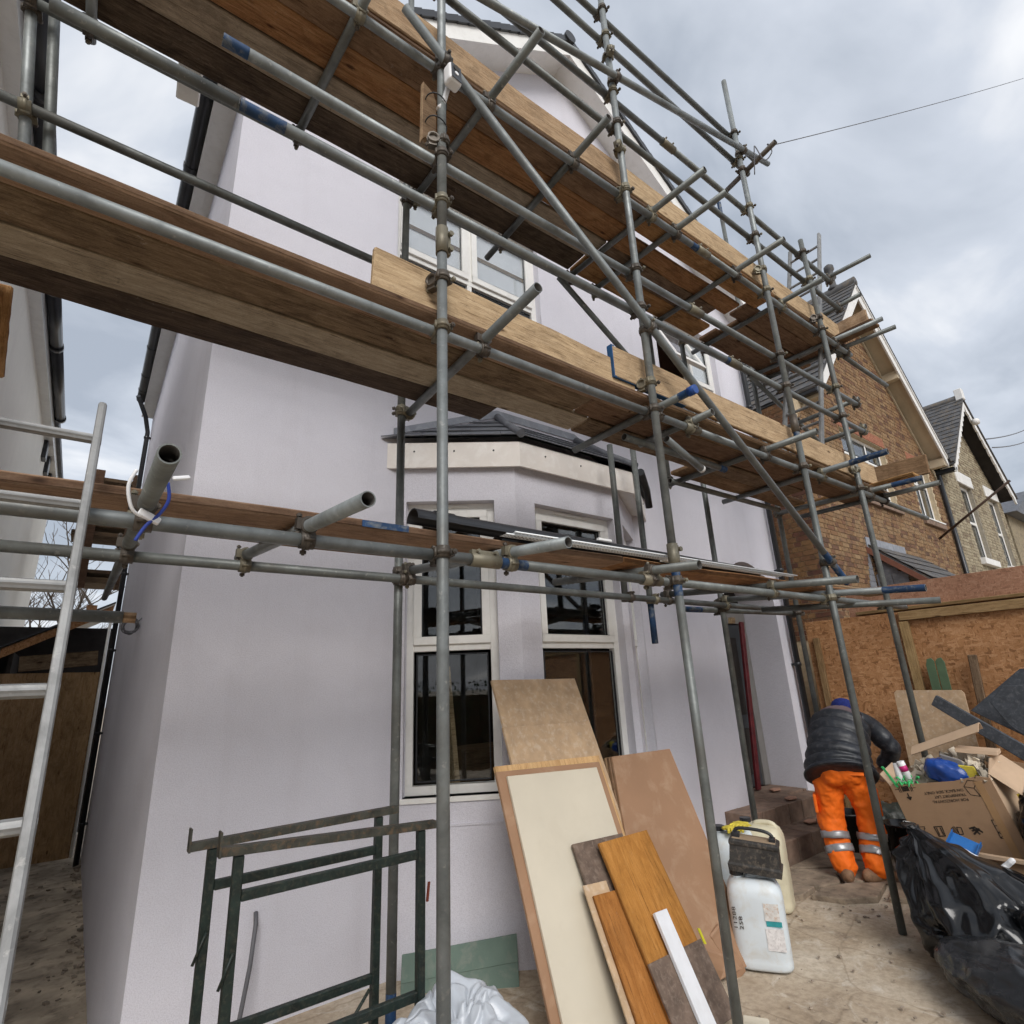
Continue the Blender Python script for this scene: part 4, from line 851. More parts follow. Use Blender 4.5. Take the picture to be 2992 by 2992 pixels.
# ------------------------------------------------------------------ ladders
def ladder(name,label,f0,f1,side,W_,rung0,rung,n,mat,sw=.033,sd=.065,flut=True):
    """f0,f1: foot and head of the first stile; side: vector to the second stile"""
    f0=Vector(f0);f1=Vector(f1); d=(f1-f0).normalized(); s_=Vector(side).normalized(); nrm=d.cross(s_)
    root=empty(name,f0,label,'ladder')
    for k in (0,1):
        a=f0+s_*W_*k; L=(f1-f0).length; mb=MB(); mb.obox(a+d*L/2,s_*sw/2,nrm*sd/2,d*L/2); mb.build('stile',mat,root,.008,2)
    for i in range(n):
        c=f0+d*(rung0+rung*i); mb=MB(); 
        e=nrm*.9+d*.4; 
        pr=[]; m=16
        for q in range(m):
            a=2*pi*q/m; r_=.016 if not flut else (.0165 if q%2 else .0145); pr.append(c-s_*.012+nrm*(r_*cos(a))+d*(r_*sin(a)*.95))
        mb.prism(pr,s_*(W_+.024)); mb.build('rung',mat,root)
    return root
dl=Vector((-.045,.615,1.23)); 
f=Vector((-.012,1.0,.39)); k0=f-dl*(.39/1.23)
ladder('ladder','aluminium ladder leaning on the lowest lift at the left edge',k0,(-.068,2.062,2.515),(-1,0,0),.40,.176,.275,10,M_ALU,.023,.045)
ladder('ladder','aluminium ladder from the middle lift up past the top lift at the right end',(5.28,2.52,3.3),(6.78,2.52,6.95),(0,-1,0),.38,.2,.27,14,M_ALU,.03,.06,False)

# ------------------------------------------------------------------ camera, offcut and ties on the left standard
cmr=empty('security_camera',(1.10,1.85,4.62),'small white security camera with black face strapped to the left standard','camera')
mw=frame((1.112,1.832,4.66),(1,.12,0),None,(0,.05,1))@Matrix.Scale(1.25,4)
def locpart(name,mb,mat,parent,mw,bevel=0,seg=1): return link(name,mb.mesh(name,mat,bevel,seg),parent,mw)
m=MB(); m.box((-.032,-.045,-.05),(.032,.006,.05)); locpart('housing',m,M_WHITEP,cmr,mw,.013,3)
m=MB(); m.box((-.026,-.0475,-.044),(.026,-.0452,.044)); locpart('face',m,M_BLACK,cmr,mw,.006,2)
m=MB(); m.lathe([(.015,-.051),(.015,-.0476),(.012,-.0476)],(0,0,.022),'y',20); locpart('lens',m,M_TUBEIN,cmr,mw)
m=MB(); m.lathe([(.009,-.050),(.010,-.0476)],(0,0,-.008),'y',16); locpart('sensor',m,M_WHITEP,cmr,mw)
m=MB(); m.sweep([(0,.012,-.02),(0,.05,-.08),(-.02,.06,-.12)],.011,10); locpart('bracket',m,M_WHITEP,cmr,mw)
ow=empty('timber_offcut',(1.05,1.93,4.45),'jagged timber offcut tied to the left standard below the camera','offcut')
m=MB(); m.prism([(-.035,0,-.20),(-.012,0,-.17),(.01,0,-.20),(.03,0,-.17),(.045,0,-.19),(.05,0,.12),(.03,0,.17),(-.03,0,.21)],(0,.03,0)); locpart('plank',m,M_W_EDGE,ow,Matrix.Translation((1.035,1.925,4.475)),.002)
for z in (4.565,4.405):
    m=MB(); pts=[(1.105+.058*cos(t)-.03,1.915+.05*sin(t),z+.006*sin(2*t)) for t in [2*pi*i/20 for i in range(21)]]; m.sweep(pts,.0035,6); m.build('cable_tie',M_BLACK,ow)
# cable on the long transom at left: white and blue rope with clips
cb=empty('tagged_cable',(.08,1.95,2.2),'white and blue looped cable with white clips on the projecting tube','cable')
def curve(name,pts,r,mat,parent,n=8):
    m=MB(); m.sweep(pts,r,n); return m.build(name,mat,parent)
def crom(P,k=6):
    P=[Vector(p) for p in P]; out=[]
    for i in range(len(P)-1):
        a,b,c,d=P[max(i-1,0)],P[i],P[i+1],P[min(i+2,len(P)-1)]
        for j in range(k):
            t=j/k; out.append(.5*((2*b)+(c-a)*t+(2*a-5*b+4*c-d)*t*t+(3*b-a-3*c+d)*t**3))
    return out+[P[-1]]
curve('white_loop',crom([(.045,1.83,2.24),(.032,1.84,2.19),(.05,1.86,2.13),(.085,1.88,2.115),(.115,1.885,2.12)]),.005,M_WHITEP,cb)
curve('blue_loop',crom([(.125,1.83,2.215),(.135,1.85,2.17),(.12,1.87,2.13),(.09,1.88,2.09),(.07,1.89,2.045)]),.005,m_plain('blue_rope',(.03,.06,.32),.5),cb)
m=MB(); m.obox((.095,1.88,2.118),(.028,.004,-.012),(0,.010,0),(.004,0,.010)); m.build('clip',M_WHITEP,cb,.003)
m=MB(); m.obox((.155,1.80,2.225),(.022,0,.006),(0,.006,0),(-.002,0,.006)); m.build('clip',M_WHITEP,cb,.003)

# ------------------------------------------------------------------ brick houses to the right
def brickface(parent,P,u0,u1,v0,v1,inside,holes,mat,mort,course=.070,wall_u=None,single=None,rnd=None,joint=.009,proud=.007,name='brick'):
    """bricks in Flemish bond on a recessed mortar face; returns list of full bricks for the individually built ones"""
    rnd=rnd or random.Random(2); mb=MB(); full=[]; L,Hd=.205,.097
    r=0; v=v0
    while v<v1-.02:
        u=u0-(0 if r%2==0 else .15)-.0; k=r%2
        while u<u1:
            w=L if k%2==0 else Hd; k+=1; a,b=max(u+joint/2,u0+.002),min(u+w-joint/2,u1-.002); u+=w
            if b-a<.03: continue
            va,vb=v+joint/2,v+course-joint/2; cu,cv=(a+b)/2,(va+vb)/2
            lo,hi=inside(cv)
            a2,b2=max(a,lo),min(b,hi)
            if b2-a2<.03: continue
            if any(h[0]-.004<(a2+b2)/2<h[1]+.004 and h[2]<cv<h[3] for h in holes):
                continue
            for h in holes:
                if h[2]<cv<h[3]:
                    if a2<h[0]<b2: b2=h[0]
                    if a2<h[1]<b2: a2=h[1]
            if b2-a2<.03: continue
            isfull=abs((b2-a2)-(w-joint))<1e-4
            pr=proud+rnd.uniform(-.002,.003)
            if isfull and single and single(cu,cv): full.append((cu,cv,w-joint,course-joint,pr)); continue
            q=[P(a2,va,0),P(b2,va,0),P(b2,vb,0),P(a2,vb,0)]; f=[P(a2,va,-pr),P(b2,va,-pr),P(b2,vb,-pr),P(a2,vb,-pr)]
            mb.add(q+f,[(4,5,6,7),(0,1,5,4),(1,2,6,5),(2,3,7,6),(3,0,4,7)])
        v+=course; r+=1
    if mb.v:
        o=mb.build(name+'work',mat,parent); o['kind']='stuff'
    return full
bh=empty('brick_house',(10.6,3.3,0),'yellow stock brick house with white-edged gable, right of the scaffold','house')
BX0,BX1,BY,BAX,BAZ,BS=7.72,13.5,3.3,10.65,8.30,1.10
PBH=lambda u,v,d:(u,BY+d,v)
bholes=[(9.15,10.87,4.2,5.34),(12.02,12.97,4.2,5.34)]
mb=MB(); rect_wall(mb,BX0,BX1,-.6,5.3,[],PBH) if 0 else rect_wall(mb,BX0,BX1,-.6,5.4,bholes,PBH,depth=.12)
zt=lambda x:BAZ-BS*abs(x-BAX)
mb.add([PBH(BX0,5.4,0),PBH(BX1,5.4,0),PBH(BAX,BAZ,0)],[(0,1,2)])
mb.build('front_wall',M_MORTAR,bh)
mb=MB(); mb.add([(BX0,BY,-.6),(BX0,12,-.6),(BX0,12,5.4),(BX0,BY,5.4)],[(0,1,2,3)]); mb.build('side_wall',M_MORTAR,bh); mb=MB(); mb.add([(BX1,BY,-.6),(BX1,12,-.6),(BX1,12,5.4),(BX1,BY,5.4)],[(3,2,1,0)]); mb.build('side_wall',M_MORTAR,bh)
ins=lambda v:(BX0,BX1) if v<5.1 else (max(BX0,BAX-(BAZ-v)/BS),min(BX1,BAX+(BAZ-v)/BS))
cand=[]
def near(u,v): return 7.72<u<10.4 and 2.5<v<5.6 and (Vector((u,BY,v))-Vector((0,0,1.6))).length<9.95
full=brickface(bh,PBH,BX0,BX1,2.0,8.3,ins,[(a-.01,b+.01,c-.12,d+.10) for a,b,c,d in bholes],M_BRICK,M_MORTAR,single=near)
full.sort(key=lambda t:(t[0]**2+BY**2+(t[1]-1.6)**2)); keep=full[:300]; rest=full[300:]
bmesh_cache={}
for cu,cv,w,h,pr in keep:
    key=round(w,3)
    if key not in bmesh_cache:
        m=MB(); m.box((-w/2,-.008,-h/2),(w/2,.004,h/2)); bmesh_cache[key]=m.mesh('brick',M_BRICK)
    link('brick',bmesh_cache[key],bh,Matrix.Translation((cu,BY-.001*((cu*977+cv*331)%2.2),cv)))
if rest:
    m=MB()
    for cu,cv,w,h,pr in rest: m.box((cu-w/2,BY-pr,cv-h/2),(cu+w/2,BY,cv+h/2))
    m.build('brickwork',M_BRICK,bh)['kind']='stuff'
brickface(bh,lambda u,v,d:(BX0+d,-u,v),-7.2,-BY,2.0,5.4,lambda v:(-7.2,-BY),[],m_brick('side_brick',[(0,(.20,.105,.055)),(.4,(.26,.15,.07)),(.8,(.17,.08,.05)),(1,(.12,.06,.045))],(.05,.04,.035)),M_MORTAR)
# windows: soldier arches, sills
for (a,b,c,d),cols in zip(bholes,([.33,.66],[.5])):
    window(bh,PBH,a,b,c,d,[.68],cols,.05)
    x=a-.06
    while x<b+.05:
        m=MB(); m.box((x+.004,BY-.010,d+.012),(x+.062,BY+.0,d+.10+.09)); m.build('arch_brick',M_RBRICK,bh); x+=.066
    boxpart('window_sill',(a-.06,BY-.06,c-.10),(b+.06,BY+.05,c-.003),M_STEP,bh,.005)
    boxpart('sill_edge',(a,BY-.07,c-.004),(b,BY+.06,c+.02),M_UPVC,bh)
    m=MB(); m.box((a+.1,BY+.35,c+.05),(b-.1,BY+.36,d-.05)); m.build('net_curtain',m_plain('net%d'%int(a),(.55,.56,.58),.9,var=.25,scale=14),bh)
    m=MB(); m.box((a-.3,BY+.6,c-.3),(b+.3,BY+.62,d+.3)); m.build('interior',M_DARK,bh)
# roof, barge boards, soffit, purlin ends, finial
broof=empty('roof',(10.6,5,7)); broof.parent=bh; broof.matrix_parent_inverse=PINV(bh)
VB=3.0; BT=8.52
for sg in (-1,1):
    xe=BAX+sg*2.66; rzb=lambda x:BT-BS*abs(x-BAX)
    m=MB(); m.prism([(BAX,VB,BT),(xe,VB,rzb(xe)),(xe,VB,rzb(xe)-.20),(BAX,VB,BT-.30)],(0,.03,0)); m.build('barge_board',M_WPAINT,broof)
    m=MB(); m.prism([(BAX,VB-.02,BT+.02),(xe,VB-.02,rzb(xe)+.02),(xe,VB-.02,rzb(xe)-.03),(BAX,VB-.02,BT-.03)],(0,.02,0)); m.build('barge_moulding',M_WPAINT,broof)
    m=MB(); m.prism([(BAX,VB+.03,BT-.10),(xe,VB+.03,rzb(xe)-.10),(xe,BY,rzb(xe)-.10),(BAX,BY,BT-.10)],(0,0,.02)); m.build('soffit',M_SOFFIT,broof)
    m=MB(); m.prism([(BAX,BY-.03,BT-.22),(xe,BY-.03,rzb(xe)-.22),(xe,BY-.03,rzb(xe)-.30),(BAX,BY-.03,BT-.30)],(0,.03,0)); m.build('wall_plate',M_SOFFIT,broof)
    for t in (.45,.97):
        x=BAX+(xe-BAX)*t; m=MB(); m.box((x-.07,VB+.03,rzb(x)-.27),(x+.07,BY,rzb(x)-.11)); m.build('purlin_end',M_SOFFIT,broof)
    m=MB(); m.prism([(BAX,VB-.03,BT+.03),(xe+sg*.1,VB-.03,rzb(xe+sg*.1)+.03),(xe+sg*.1,12,rzb(xe+sg*.1)+.03),(BAX,12,BT+.03)],(0,0,.03)); m.build('roof_deck',M_SLATE2,broof)
    m=MB(); m.box((min(xe,xe+sg*.1),VB,rzb(xe)-.14),(max(xe,xe+sg*.1),12,rzb(xe)-.04)); m.build('gutter',M_BLACK,broof,.02,2)
e0=BAX-2.75
cnt=0
for m in slope((e0,VB-.03,BT-BS*2.75+.065),(e0,8.0,BT-BS*2.75+.065),(BAX,8.0,BT+.065),(BAX,VB-.03,BT+.065),20,.36,M_SLATE2,broof,t=.008):
    m.build('slate',M_SLATE2,broof); cnt+=1
m=MB(); m.sweep([(BAX,VB-.03,BT+.09),(BAX,12,BT+.09)],.09,10); m.build('ridge_tiles',M_SLATE2,broof)
m=MB(); m.lathe([(.10,0),(.10,.06),(.06,.10),(.055,.24),(.09,.27),(.09,.31),(.05,.34),(.06,.42),(.09,.47),(.085,.55),(.03,.60)],(BAX,VB+.35,BT+.12),'z',16); m.build('ridge_finial',M_SLATE2,broof)
for y in (5.6,6.6):
    m=MB(); m.box((BAX-.3,y,BT-.3),(BAX+.3,y+.6,BT+.6)); m.build('chimney',M_BRICK,broof); 
m=MB(); m.lathe([(.11,0),(.09,.35),(.12,.38),(.12,.42),(.08,.43)],(BAX,5.9,BT+.6),'z',14); m.build('chimney_pot',M_RBRICK,broof)
# lean-to porch roof with slate-hung cheek and stepped lead
po=empty('porch',(9.3,3,2.5)); po.parent=bh; po.matrix_parent_inverse=PINV(bh)
m=MB(); m.prism([(9.15,3.28,3.34),(9.15,2.60,2.72),(11.2,2.60,2.72),(11.2,3.28,3.34)],(0,0,.03)); m.build('roof_deck',M_SLATE2,po)
for mm in slope((11.2,2.6,2.76),(9.15,2.6,2.76),(9.15,3.28,3.38),(11.2,3.28,3.38),4,.3,M_SLATE2,po): mm.build('slate',M_SLATE2,po)
for r in range(5):
    za,zb=2.36+.18*r,2.36+.18*r+.2
    y0=max(2.62,3.28-.68*(3.34-za)/.62 if za>2.72 else 2.62)
    yy=3.26+(-.09 if r%2 else 0)
    while yy>y0:
        ya=max(yy-.2,y0); m=MB(); zt_=min(zb,3.30-(3.28-ya)*.62/.68) if zb>2.7 else zb
        if zt_-za>.02: m.prism([(9.14,yy-.003,za),(9.14,ya+.003,za),(9.14,ya+.003,zt_),(9.14,yy-.003,min(zb,3.30-(3.28-yy)*.62/.68))],(-.008-.003*(r%2),0,0)); m.build('cheek_slate',M_SLATE,po)
        yy-=.2
m=MB(); m.prism([(9.12,3.3,3.36),(9.12,2.56,2.69),(9.12,2.56,2.60),(9.12,3.3,3.26)],(-.03,0,0)); m.build('verge_board',m_plain('brown_timber',(.18,.075,.05),.7,var=.25),po)
m=MB(); m.box((9.1,2.58,2.0),(9.14,3.29,2.5)); m.box((9.1,2.56,2.0),(11.2,2.6,2.72)); m.build('porch_wall',M_W_OLD,po)
for i in range(9):
    z=2.55+.09*i; m=MB(); m.box((8.86+.033*i,BY-.022,z),(9.13,BY-.011,z+.086)); m.build('lead_step',M_LEAD,po)
for i in range(3): m=MB(); m.box((9.12+.5*i,BY-.024,3.33),(9.12+.5*(i+1)-.006,BY-.010,3.50)); m.build('lead_apron',M_LEAD,po)
# old iron stay and a rainwater pipe at the far edge
m=MB(); m.sweep([(12.54,3.29,3.88),(12.54,2.06,4.65)],.022,10); tag(m.build('iron_stay',m_plain('rusty_iron',(.05,.028,.018),.8,var=.4),bh),'rusty iron stay sticking out of the brick wall',None)
m=MB(); m.sweep([(13.42,3.24,-.2),(13.42,3.24,5.3)],.04,10); m.build('downpipe',M_BLACK,bh)

fh=empty('far_brick_house',(16,3.3,0),'paler brick house with scalloped white bargeboards at the far right','house')
FX0,FX1,FY,FAX,FAZ,FS=13.85,18.15,3.3,15.98,7.45,.93
PFH=lambda u,v,d:(u,FY+d,v); fholes=[(14.95,15.78,3.75,5.46),(16.98,17.78,3.75,5.46)]
m=MB(); rect_wall(m,FX0,FX1,-.6,5.5,fholes,PFH,depth=.2); m.add([PFH(FX0,5.5,0),PFH(FX1,5.5,0),PFH(FAX,FAZ,0)],[(0,1,2)]); m.build('front_wall',M_MORTAR2,fh)
m=MB(); m.add([(FX0,FY,-.6),(FX0,12,-.6),(FX0,12,5.5),(FX0,FY,5.5)],[(0,1,2,3)]); m.build('side_wall',M_BRICK2,fh); m=MB(); m.add([(FX1,FY,-.6),(FX1,12,-.6),(FX1,12,5.5),(FX1,FY,5.5)],[(3,2,1,0)]); m.build('side_wall',M_BRICK2,fh)
brickface(fh,PFH,FX0,FX1,2.2,7.4,lambda v:(FX0,FX1) if v<5.5 else (FAX-(FAZ-v)/FS,FAX+(FAZ-v)/FS),[(a-.005,b+.005,c-.16,d+.30) for a,b,c,d in fholes],M_BRICK2,M_MORTAR2)
for a,b,c,d in fholes:
    window(fh,PFH,a,b,c,d,[.5],[],.07)
    boxpart('lintel',(a-.13,FY-.03,d+.003),(b+.13,FY+.05,d+.28),M_WPAINT,fh,.006); boxpart('window_sill',(a-.1,FY-.10,c-.14),(b+.1,FY+.08,c-.003),M_WPAINT,fh,.006)
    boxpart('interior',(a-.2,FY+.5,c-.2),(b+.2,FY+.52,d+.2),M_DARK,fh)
froof=empty('roof',(16,5,7)); froof.parent=fh; froof.matrix_parent_inverse=PINV(fh); FT=7.66
for sg in (-1,1):
    n=12; W_=2.25
    for i in range(1):
        pts=[]; 
        for k in range(n*6+1):
            t=k/(n*6); x=FAX+sg*W_*t; z=FT-FS*W_*t; pts.append((x,3.0,z))
        low=[]
        for k in range(n*6,-1,-1):
            t=k/(n*6); x=FAX+sg*W_*t; ph=(k%6)/6.0; z=FT-FS*W_*t-.17-.07*abs(sin(pi*ph)); low.append((x,3.0,z))
        m=MB(); 
        for k in range(n*6):
            a,b=pts[k],pts[k+1]; c,d=low[n*6-k-1],low[n*6-k]
            m.prism([a,b,c,d],(0,.035,0))
        m.build('scalloped_bargeboard',M_WPAINT,froof)
    xe=FAX+sg*W_; zf=lambda x:FT-FS*abs(x-FAX)
    m=MB(); m.prism([(FAX,3.035,FT-.05),(xe,3.035,zf(xe)-.05),(xe,FY,zf(xe)-.05),(FAX,FY,FT-.05)],(0,0,.02)); m.build('soffit',M_DARK,froof)
    m=MB(); m.prism([(FAX,2.97,FT+.02),(xe+sg*.06,2.97,zf(xe+sg*.06)+.02),(xe+sg*.06,12,zf(xe+sg*.06)+.02),(FAX,12,FT+.02)],(0,0,.04)); m.build('roof_deck',M_SLATE2,froof)
ex=FAX-2.31; sm=MB()
for mm in slope((ex,2.97,FT-FS*2.31+.065),(ex,8,FT-FS*2.31+.065),(FAX,8,FT+.065),(FAX,2.97,FT+.065),16,.3,M_SLATE2,froof):
    o=len(sm.v); sm.v+=mm.v; sm.f+=[tuple(i+o for i in f) for f in mm.f]; sm.mi+=mm.mi; sm.sm+=mm.sm
sm.build('slates',M_SLATE2,froof)['kind']='stuff'
m=MB(); m.sweep([(FAX,2.97,FT+.08),(FAX,12,FT+.08)],.08,10); m.build('ridge_tiles',M_SLATE2,froof); boxpart('ridge_block',(FAX-.09,2.95,FT+.0),(FAX+.09,3.1,FT+.28),M_WPAINT,froof,.01)
m=MB(); m.lathe([(.02,0),(.07,.02),(.085,.08),(.07,.14),(.02,.16)],(FAX+.25,2.93,FT-.62),'z',14); m.build('globe_lamp',M_WPAINT,fh)
boxpart('gutter',(FX0-.12,3.0,5.40),(FX0-.02,12,5.50),M_BLACK,froof,.015)
# one more house edge beyond
eh=empty('end_house',(20,3.3,0),'brick house mostly hidden behind the scalloped gable at the far right edge','house')
boxpart('wall',(18.7,3.35,-.5),(24,10,5.3),M_BRICK2,eh); m=MB(); m.prism([(18.5,3.1,5.3),(24,3.1,5.3),(21,3.1,6.3)],(0,8,0)); m.build('roof',M_SLATE,eh)

# ------------------------------------------------------------------ hoarding along the right of the yard
hd=empty('osb_hoarding',(7.25,1.5,0),'orange OSB hoarding with timber rails along the right of the yard','fence')
ys=[3.52,2.42,1.2,-.02,-1.24,-2.5]
for a,b in zip(ys[:-1],ys[1:]): boxpart('osb_panel',(7.25,b+.004,0),(7.268,a-.004,2.2),M_OSB,hd,.002)
for a,b in zip((3.0,1.05,-.9),(1.06,-.89,-2.5)): boxpart('upper_panel',(7.33,b+.004,1.9),(7.345,a-.004,2.52),M_OSB_R,hd,.002)
def timber(name,c,d,u,L,w,t,parent): 
    m=MB(); m.box((-L/2,-w/2,-t/2),(L/2,w/2,t/2)); return link(name,m.mesh(name,M_TIMBER,.004),parent,frame(c,d,None,u))
timber('top_rail',(7.225,-.05,2.15),(0,1,0),(1,0,0),5.0,.095,.045,hd); timber('cap_rail',(7.30,.6,2.235),(0,1,.0),(0,0,1),4.6,.10,.035,hd)
for y in (2.42,.6,-1.24): timber('post',(7.225,y,1.05),(0,0,1),(1,0,0),2.08,.09,.045,hd)
timber('post',(7.23,3.40,1.0),(0,0,1),(1,0,0),2.0,.07,.04,hd)

# ------------------------------------------------------------------ left: neighbour, alley fence, shed, rear scaffold, tree
nb=empty('neighbour_house',(-1,8,0),'cream rendered neighbouring house with black gutter at the left edge','house')
NX=-1.2
m=MB(); m.box((-8,2.3,-.5),(NX,17.1,6.45)); m.build('wall',M_SIDE,nb)
m=MB(); m.box((NX,2.1,6.45),(NX+.13,17.2,6.68)); m.build('fascia',M_UPVC,nb)
m=MB(); ysn=[2.1+1.5*i for i in range(6)]+[12.3]
for a,b in zip(ysn[:-1],ysn[1:]): m.sweep([(NX+.215,a+.004,6.66),(NX+.215,b-.004,6.66)],.08,12); m.sweep([(NX+.215,b-.05,6.66),(NX+.215,b+.05,6.66)],.09,12)
m.build('gutter',M_BLACK,nb)
m=MB(); m.prism([(NX+.2,2.0,6.75),(-6.5,2.0,8.6),(-6.5,2.0,8.5),(NX+.2,2.0,6.62)],(0,15.2,0)); m.build('roof',M_SLATE,nb)
for y in (13.0,13.9,15.0): boxpart('corbel',(NX-.0,y,6.1),(NX+.07,y+.3,6.45),M_BLACK,nb,.01)
pf=empty('plywood_fence',(-.3,11,-.45),'knotty plywood screen across the alley beside the lilac house','fence')
for i,(a,b) in enumerate(((-1.2,-.3),(-.295,.24))):
    m=MB(); m.box((-1.27,-.3 if 0 else -(b-a)/2,-.009),(1.27,(b-a)/2,.009)); link('plywood_sheet',m.mesh('plywood_sheet',M_PLY,.002),pf,frame(((a+b)/2,11.0,.80),(0,0,1),None,(0,-1,0)))
m=MB(); m.box((-.46,-.11,-.015),(.46,.11,.015)); link('grey_plank',m.mesh('grey_plank',M_W_OLD,.003),pf,frame((-.28,10.97,2.24),(1,0,.09),None,(0,-1,0)))
m=MB(); m.sweep([(.262,10.95,-.45),(.262,10.95,2.9)],.02,8); m.build('edge_bead',M_UPVC,pf)
sh=empty('alley_shed',(-.3,11.8,0),'dark shed with OSB-edged sloping roof at the end of the alley','shed')
m=MB(); m.prism([(-1.0,11.3,2.30),(.28,11.3,3.02),(.28,11.3,3.14),(-1.0,11.3,2.44)],(0,.02,0)); m.build('roof_edge',M_OSB,sh)
m=MB(); m.prism([(-1.1,11.25,2.40),(.3,11.25,3.17),(.3,13.5,3.17),(-1.1,13.5,2.40)],(0,0,.03)); m.build('roof_felt',M_BLACK,sh)
boxpart('back_wall',(-1.2,12.6,-.4),(.4,12.65,2.9),M_DARK,sh); boxpart('side_wall',(-.9,11.4,-.4),(-.85,12.6,2.4),M_DARK,sh); boxpart('apex_block',(-.08,11.2,3.02),(.06,11.28,3.12),M_OSB,sh)
rsf=empty('rear_scaffold',(-.1,13.5,3),'stack of dark scaffold boards on a distant rear lift above the alley','scaffold')
YR=13.5; f_=YR/10
for z,x0,x1,h in ((3.28,-.30,.30,.08),(3.42,-.27,.3,.05),(3.72,-.40,.32,.06),(3.98,-.41,.32,.06),(4.12,-.28,.3,.05),(4.62,-.25,.34,.04),(4.84,-.25,.34,.05)):
    boxpart('board',(x0*f_,YR,1.6+(z-1.6)*f_),(x1*f_,YR+.8,1.6+(z-1.6)*f_+h*f_),M_W_OLD,rsf)
boxpart('post',(-.33*f_,YR-.02,1.6+1.6*f_),(-.14*f_,YR+.1,1.6+3.4*f_),M_W_BROWN,rsf); boxpart('post',(.22*f_,YR-.02,1.6+1.6*f_),(.30*f_,YR+.1,1.6+3.4*f_),M_W_OLD,rsf)
tr=empty('bare_tree',(-.9,27,-.5),'bare winter tree seen through the gap at the end of the alley','tree')
rt_=random.Random(4); tm=MB(); cm=MB()
def branch(p,d,L,r,depth,mbb):
    n=4; pts=[p]; 
    for i in range(n):
        d=(d+Vector((rt_.uniform(-.18,.18),rt_.uniform(-.18,.18),rt_.uniform(-.05,.16)))).normalized(); pts.append(pts[-1]+d*L/n)
    mbb.sweep(pts,[r*(1-.45*i/n) for i in range(n+1)],5 if depth<3 else 4,cap=False)
    if depth>=5: return
    for k in range(3 if depth else 5):
        b=pts[rt_.randint(2,n)]; a=rt_.uniform(0,6.28); nd=(d*.8+Vector((cos(a),sin(a),rt_.uniform(-.1,.5)))*.75).normalized(); branch(b,nd,L*rt_.uniform(.58,.78),r*.55,depth+1,cm)
branch(Vector((-.9,27,-.5)),Vector((0,0,1)),3.6,.16,0,tm)
tm.build('trunk',M_BARK,tr); cm.build('crown',M_BARK,tr)
# opposite side of the street (seen only in the window reflections)
oh=[]
for i,(x,c) in enumerate(((-9,'cream'),(-1.5,'brown'),(6,'grey'))):
    t=empty('opposite_house',(x,-32,0),'%s house across the street behind the viewer'%c,'house'); 
    boxpart('wall',(x-3.4,-36,-.5),(x+3.4,-30,5.2),(M_SIDE,M_BRICK,M_BRICK2)[i],t); m=MB(); m.prism([(x-3.7,-29.7,5.1),(x+3.7,-29.7,5.1),(x,-29.7,8.2)],(0,-6.6,0)); m.build('roof',M_SLATE,t)
    for wx in (-1.6,1.6):
        for z in (.9,3.4): boxpart('window',(x+wx-.6,-29.98,z),(x+wx+.6,-29.94,z+1.3),M_BLACK,t)
m=MB(); rh=random.Random(9)
for i in range(6000):
    x=rh.uniform(-7,9); y=-6.2+rh.gauss(0,.35); z=rh.uniform(-.4,1.75); a=rh.random()*6.3; s=.035
    m.add([(x-s*cos(a),y-s*sin(a),z),(x+s*cos(a),y+s*sin(a),z+rh.uniform(-.05,.05)),(x,y,z+.06)],[(0,1,2)])
tag(m.build('hedge',m_plain('hedge_leaf',(.04,.065,.025),.8,var=.4)),'dark hedge along the street behind the viewer','hedge',kind='stuff')
m=MB(); m.box((-9,-6.8,-.5),(11,-6.7,1.4)); tag(m.build('street_fence',M_W_BROWN),'brown close-boarded fence along the street behind the viewer','fence')
# overhead cables
def cable(name,p,q,sag,r,label):
    p=Vector(p);q=Vector(q); pts=[p.lerp(q,t/24)-Vector((0,0,sag*4*(t/24)*(1-t/24))) for t in range(25)]; m=MB(); m.sweep(pts,r,6); return tag(m.build(name,M_WIRE),label,'cable',group='overhead cables')
cable('overhead_cable',(4.44,1.62,6.30),(11.0,.07,10.75),.03,.0045,'single cable from the scaffold bracket up to the upper right sky')
cable('overhead_cable',(13.6,2.38,5.82),(24,2.86,9.1),.1,.012,'upper of two thin cables in front of the scalloped gable'); cable('overhead_cable',(13.6,2.33,5.62),(24,2.98,8.7),.1,.012,'lower of two thin cables in front of the scalloped gable')
m=MB(); m.sweep(crom([(4.47,1.60,6.30),(4.52,1.66,6.42),(4.48,1.62,6.26),(4.43,1.68,6.18),(4.40,1.72,6.36),(4.36,1.72,6.30),(4.40,1.78,6.08)]),.005,6); tag(m.build('wire_tail',M_WIRE),'loose curl of wire tied round the scaffold bracket','wire')

# ------------------------------------------------------------------ boards leaning against the bay
def leanboard(name,x0,x1,top,foot,head,off,t,mat,label,skew=0,chamfer=None,z0=0,group=None,cat='board',extra=None):
    """sheet leaning in a plane from ground line Y=foot to point head=(Y,z); off = distance in front of that plane"""
    d=Vector((0,head[0]-foot,head[1])).normalized(); n=Vector((0,-d.z,d.y)); L=top/d.z; b=z0/d.z
    w=x1-x0; pts=[(b,-w/2),(L,-w/2),(L,w/2),(b,w/2)]
    if chamfer: pts=chamfer(b,L,w)
    m=MB(); m.prism([(x,y,0) for x,y in pts],(0,0,t)); me=m.mesh(name,mat,.0025)
    dd=(d+Vector((skew,0,0))).normalized(); o=link(name,me,None,frame(Vector(((x0+x1)/2-skew*L*.5,foot,0))+n*off,dd,None,n))
    tag(o,label,cat,group); return o
F1,H1=2.35,(3.0,1.5)
leanboard('chipboard_sheet',2.08,2.79,1.625,F1,H1,.004,.02,M_CHIP,'tallest paint-spattered chipboard sheet leaning on the bay window',.015)
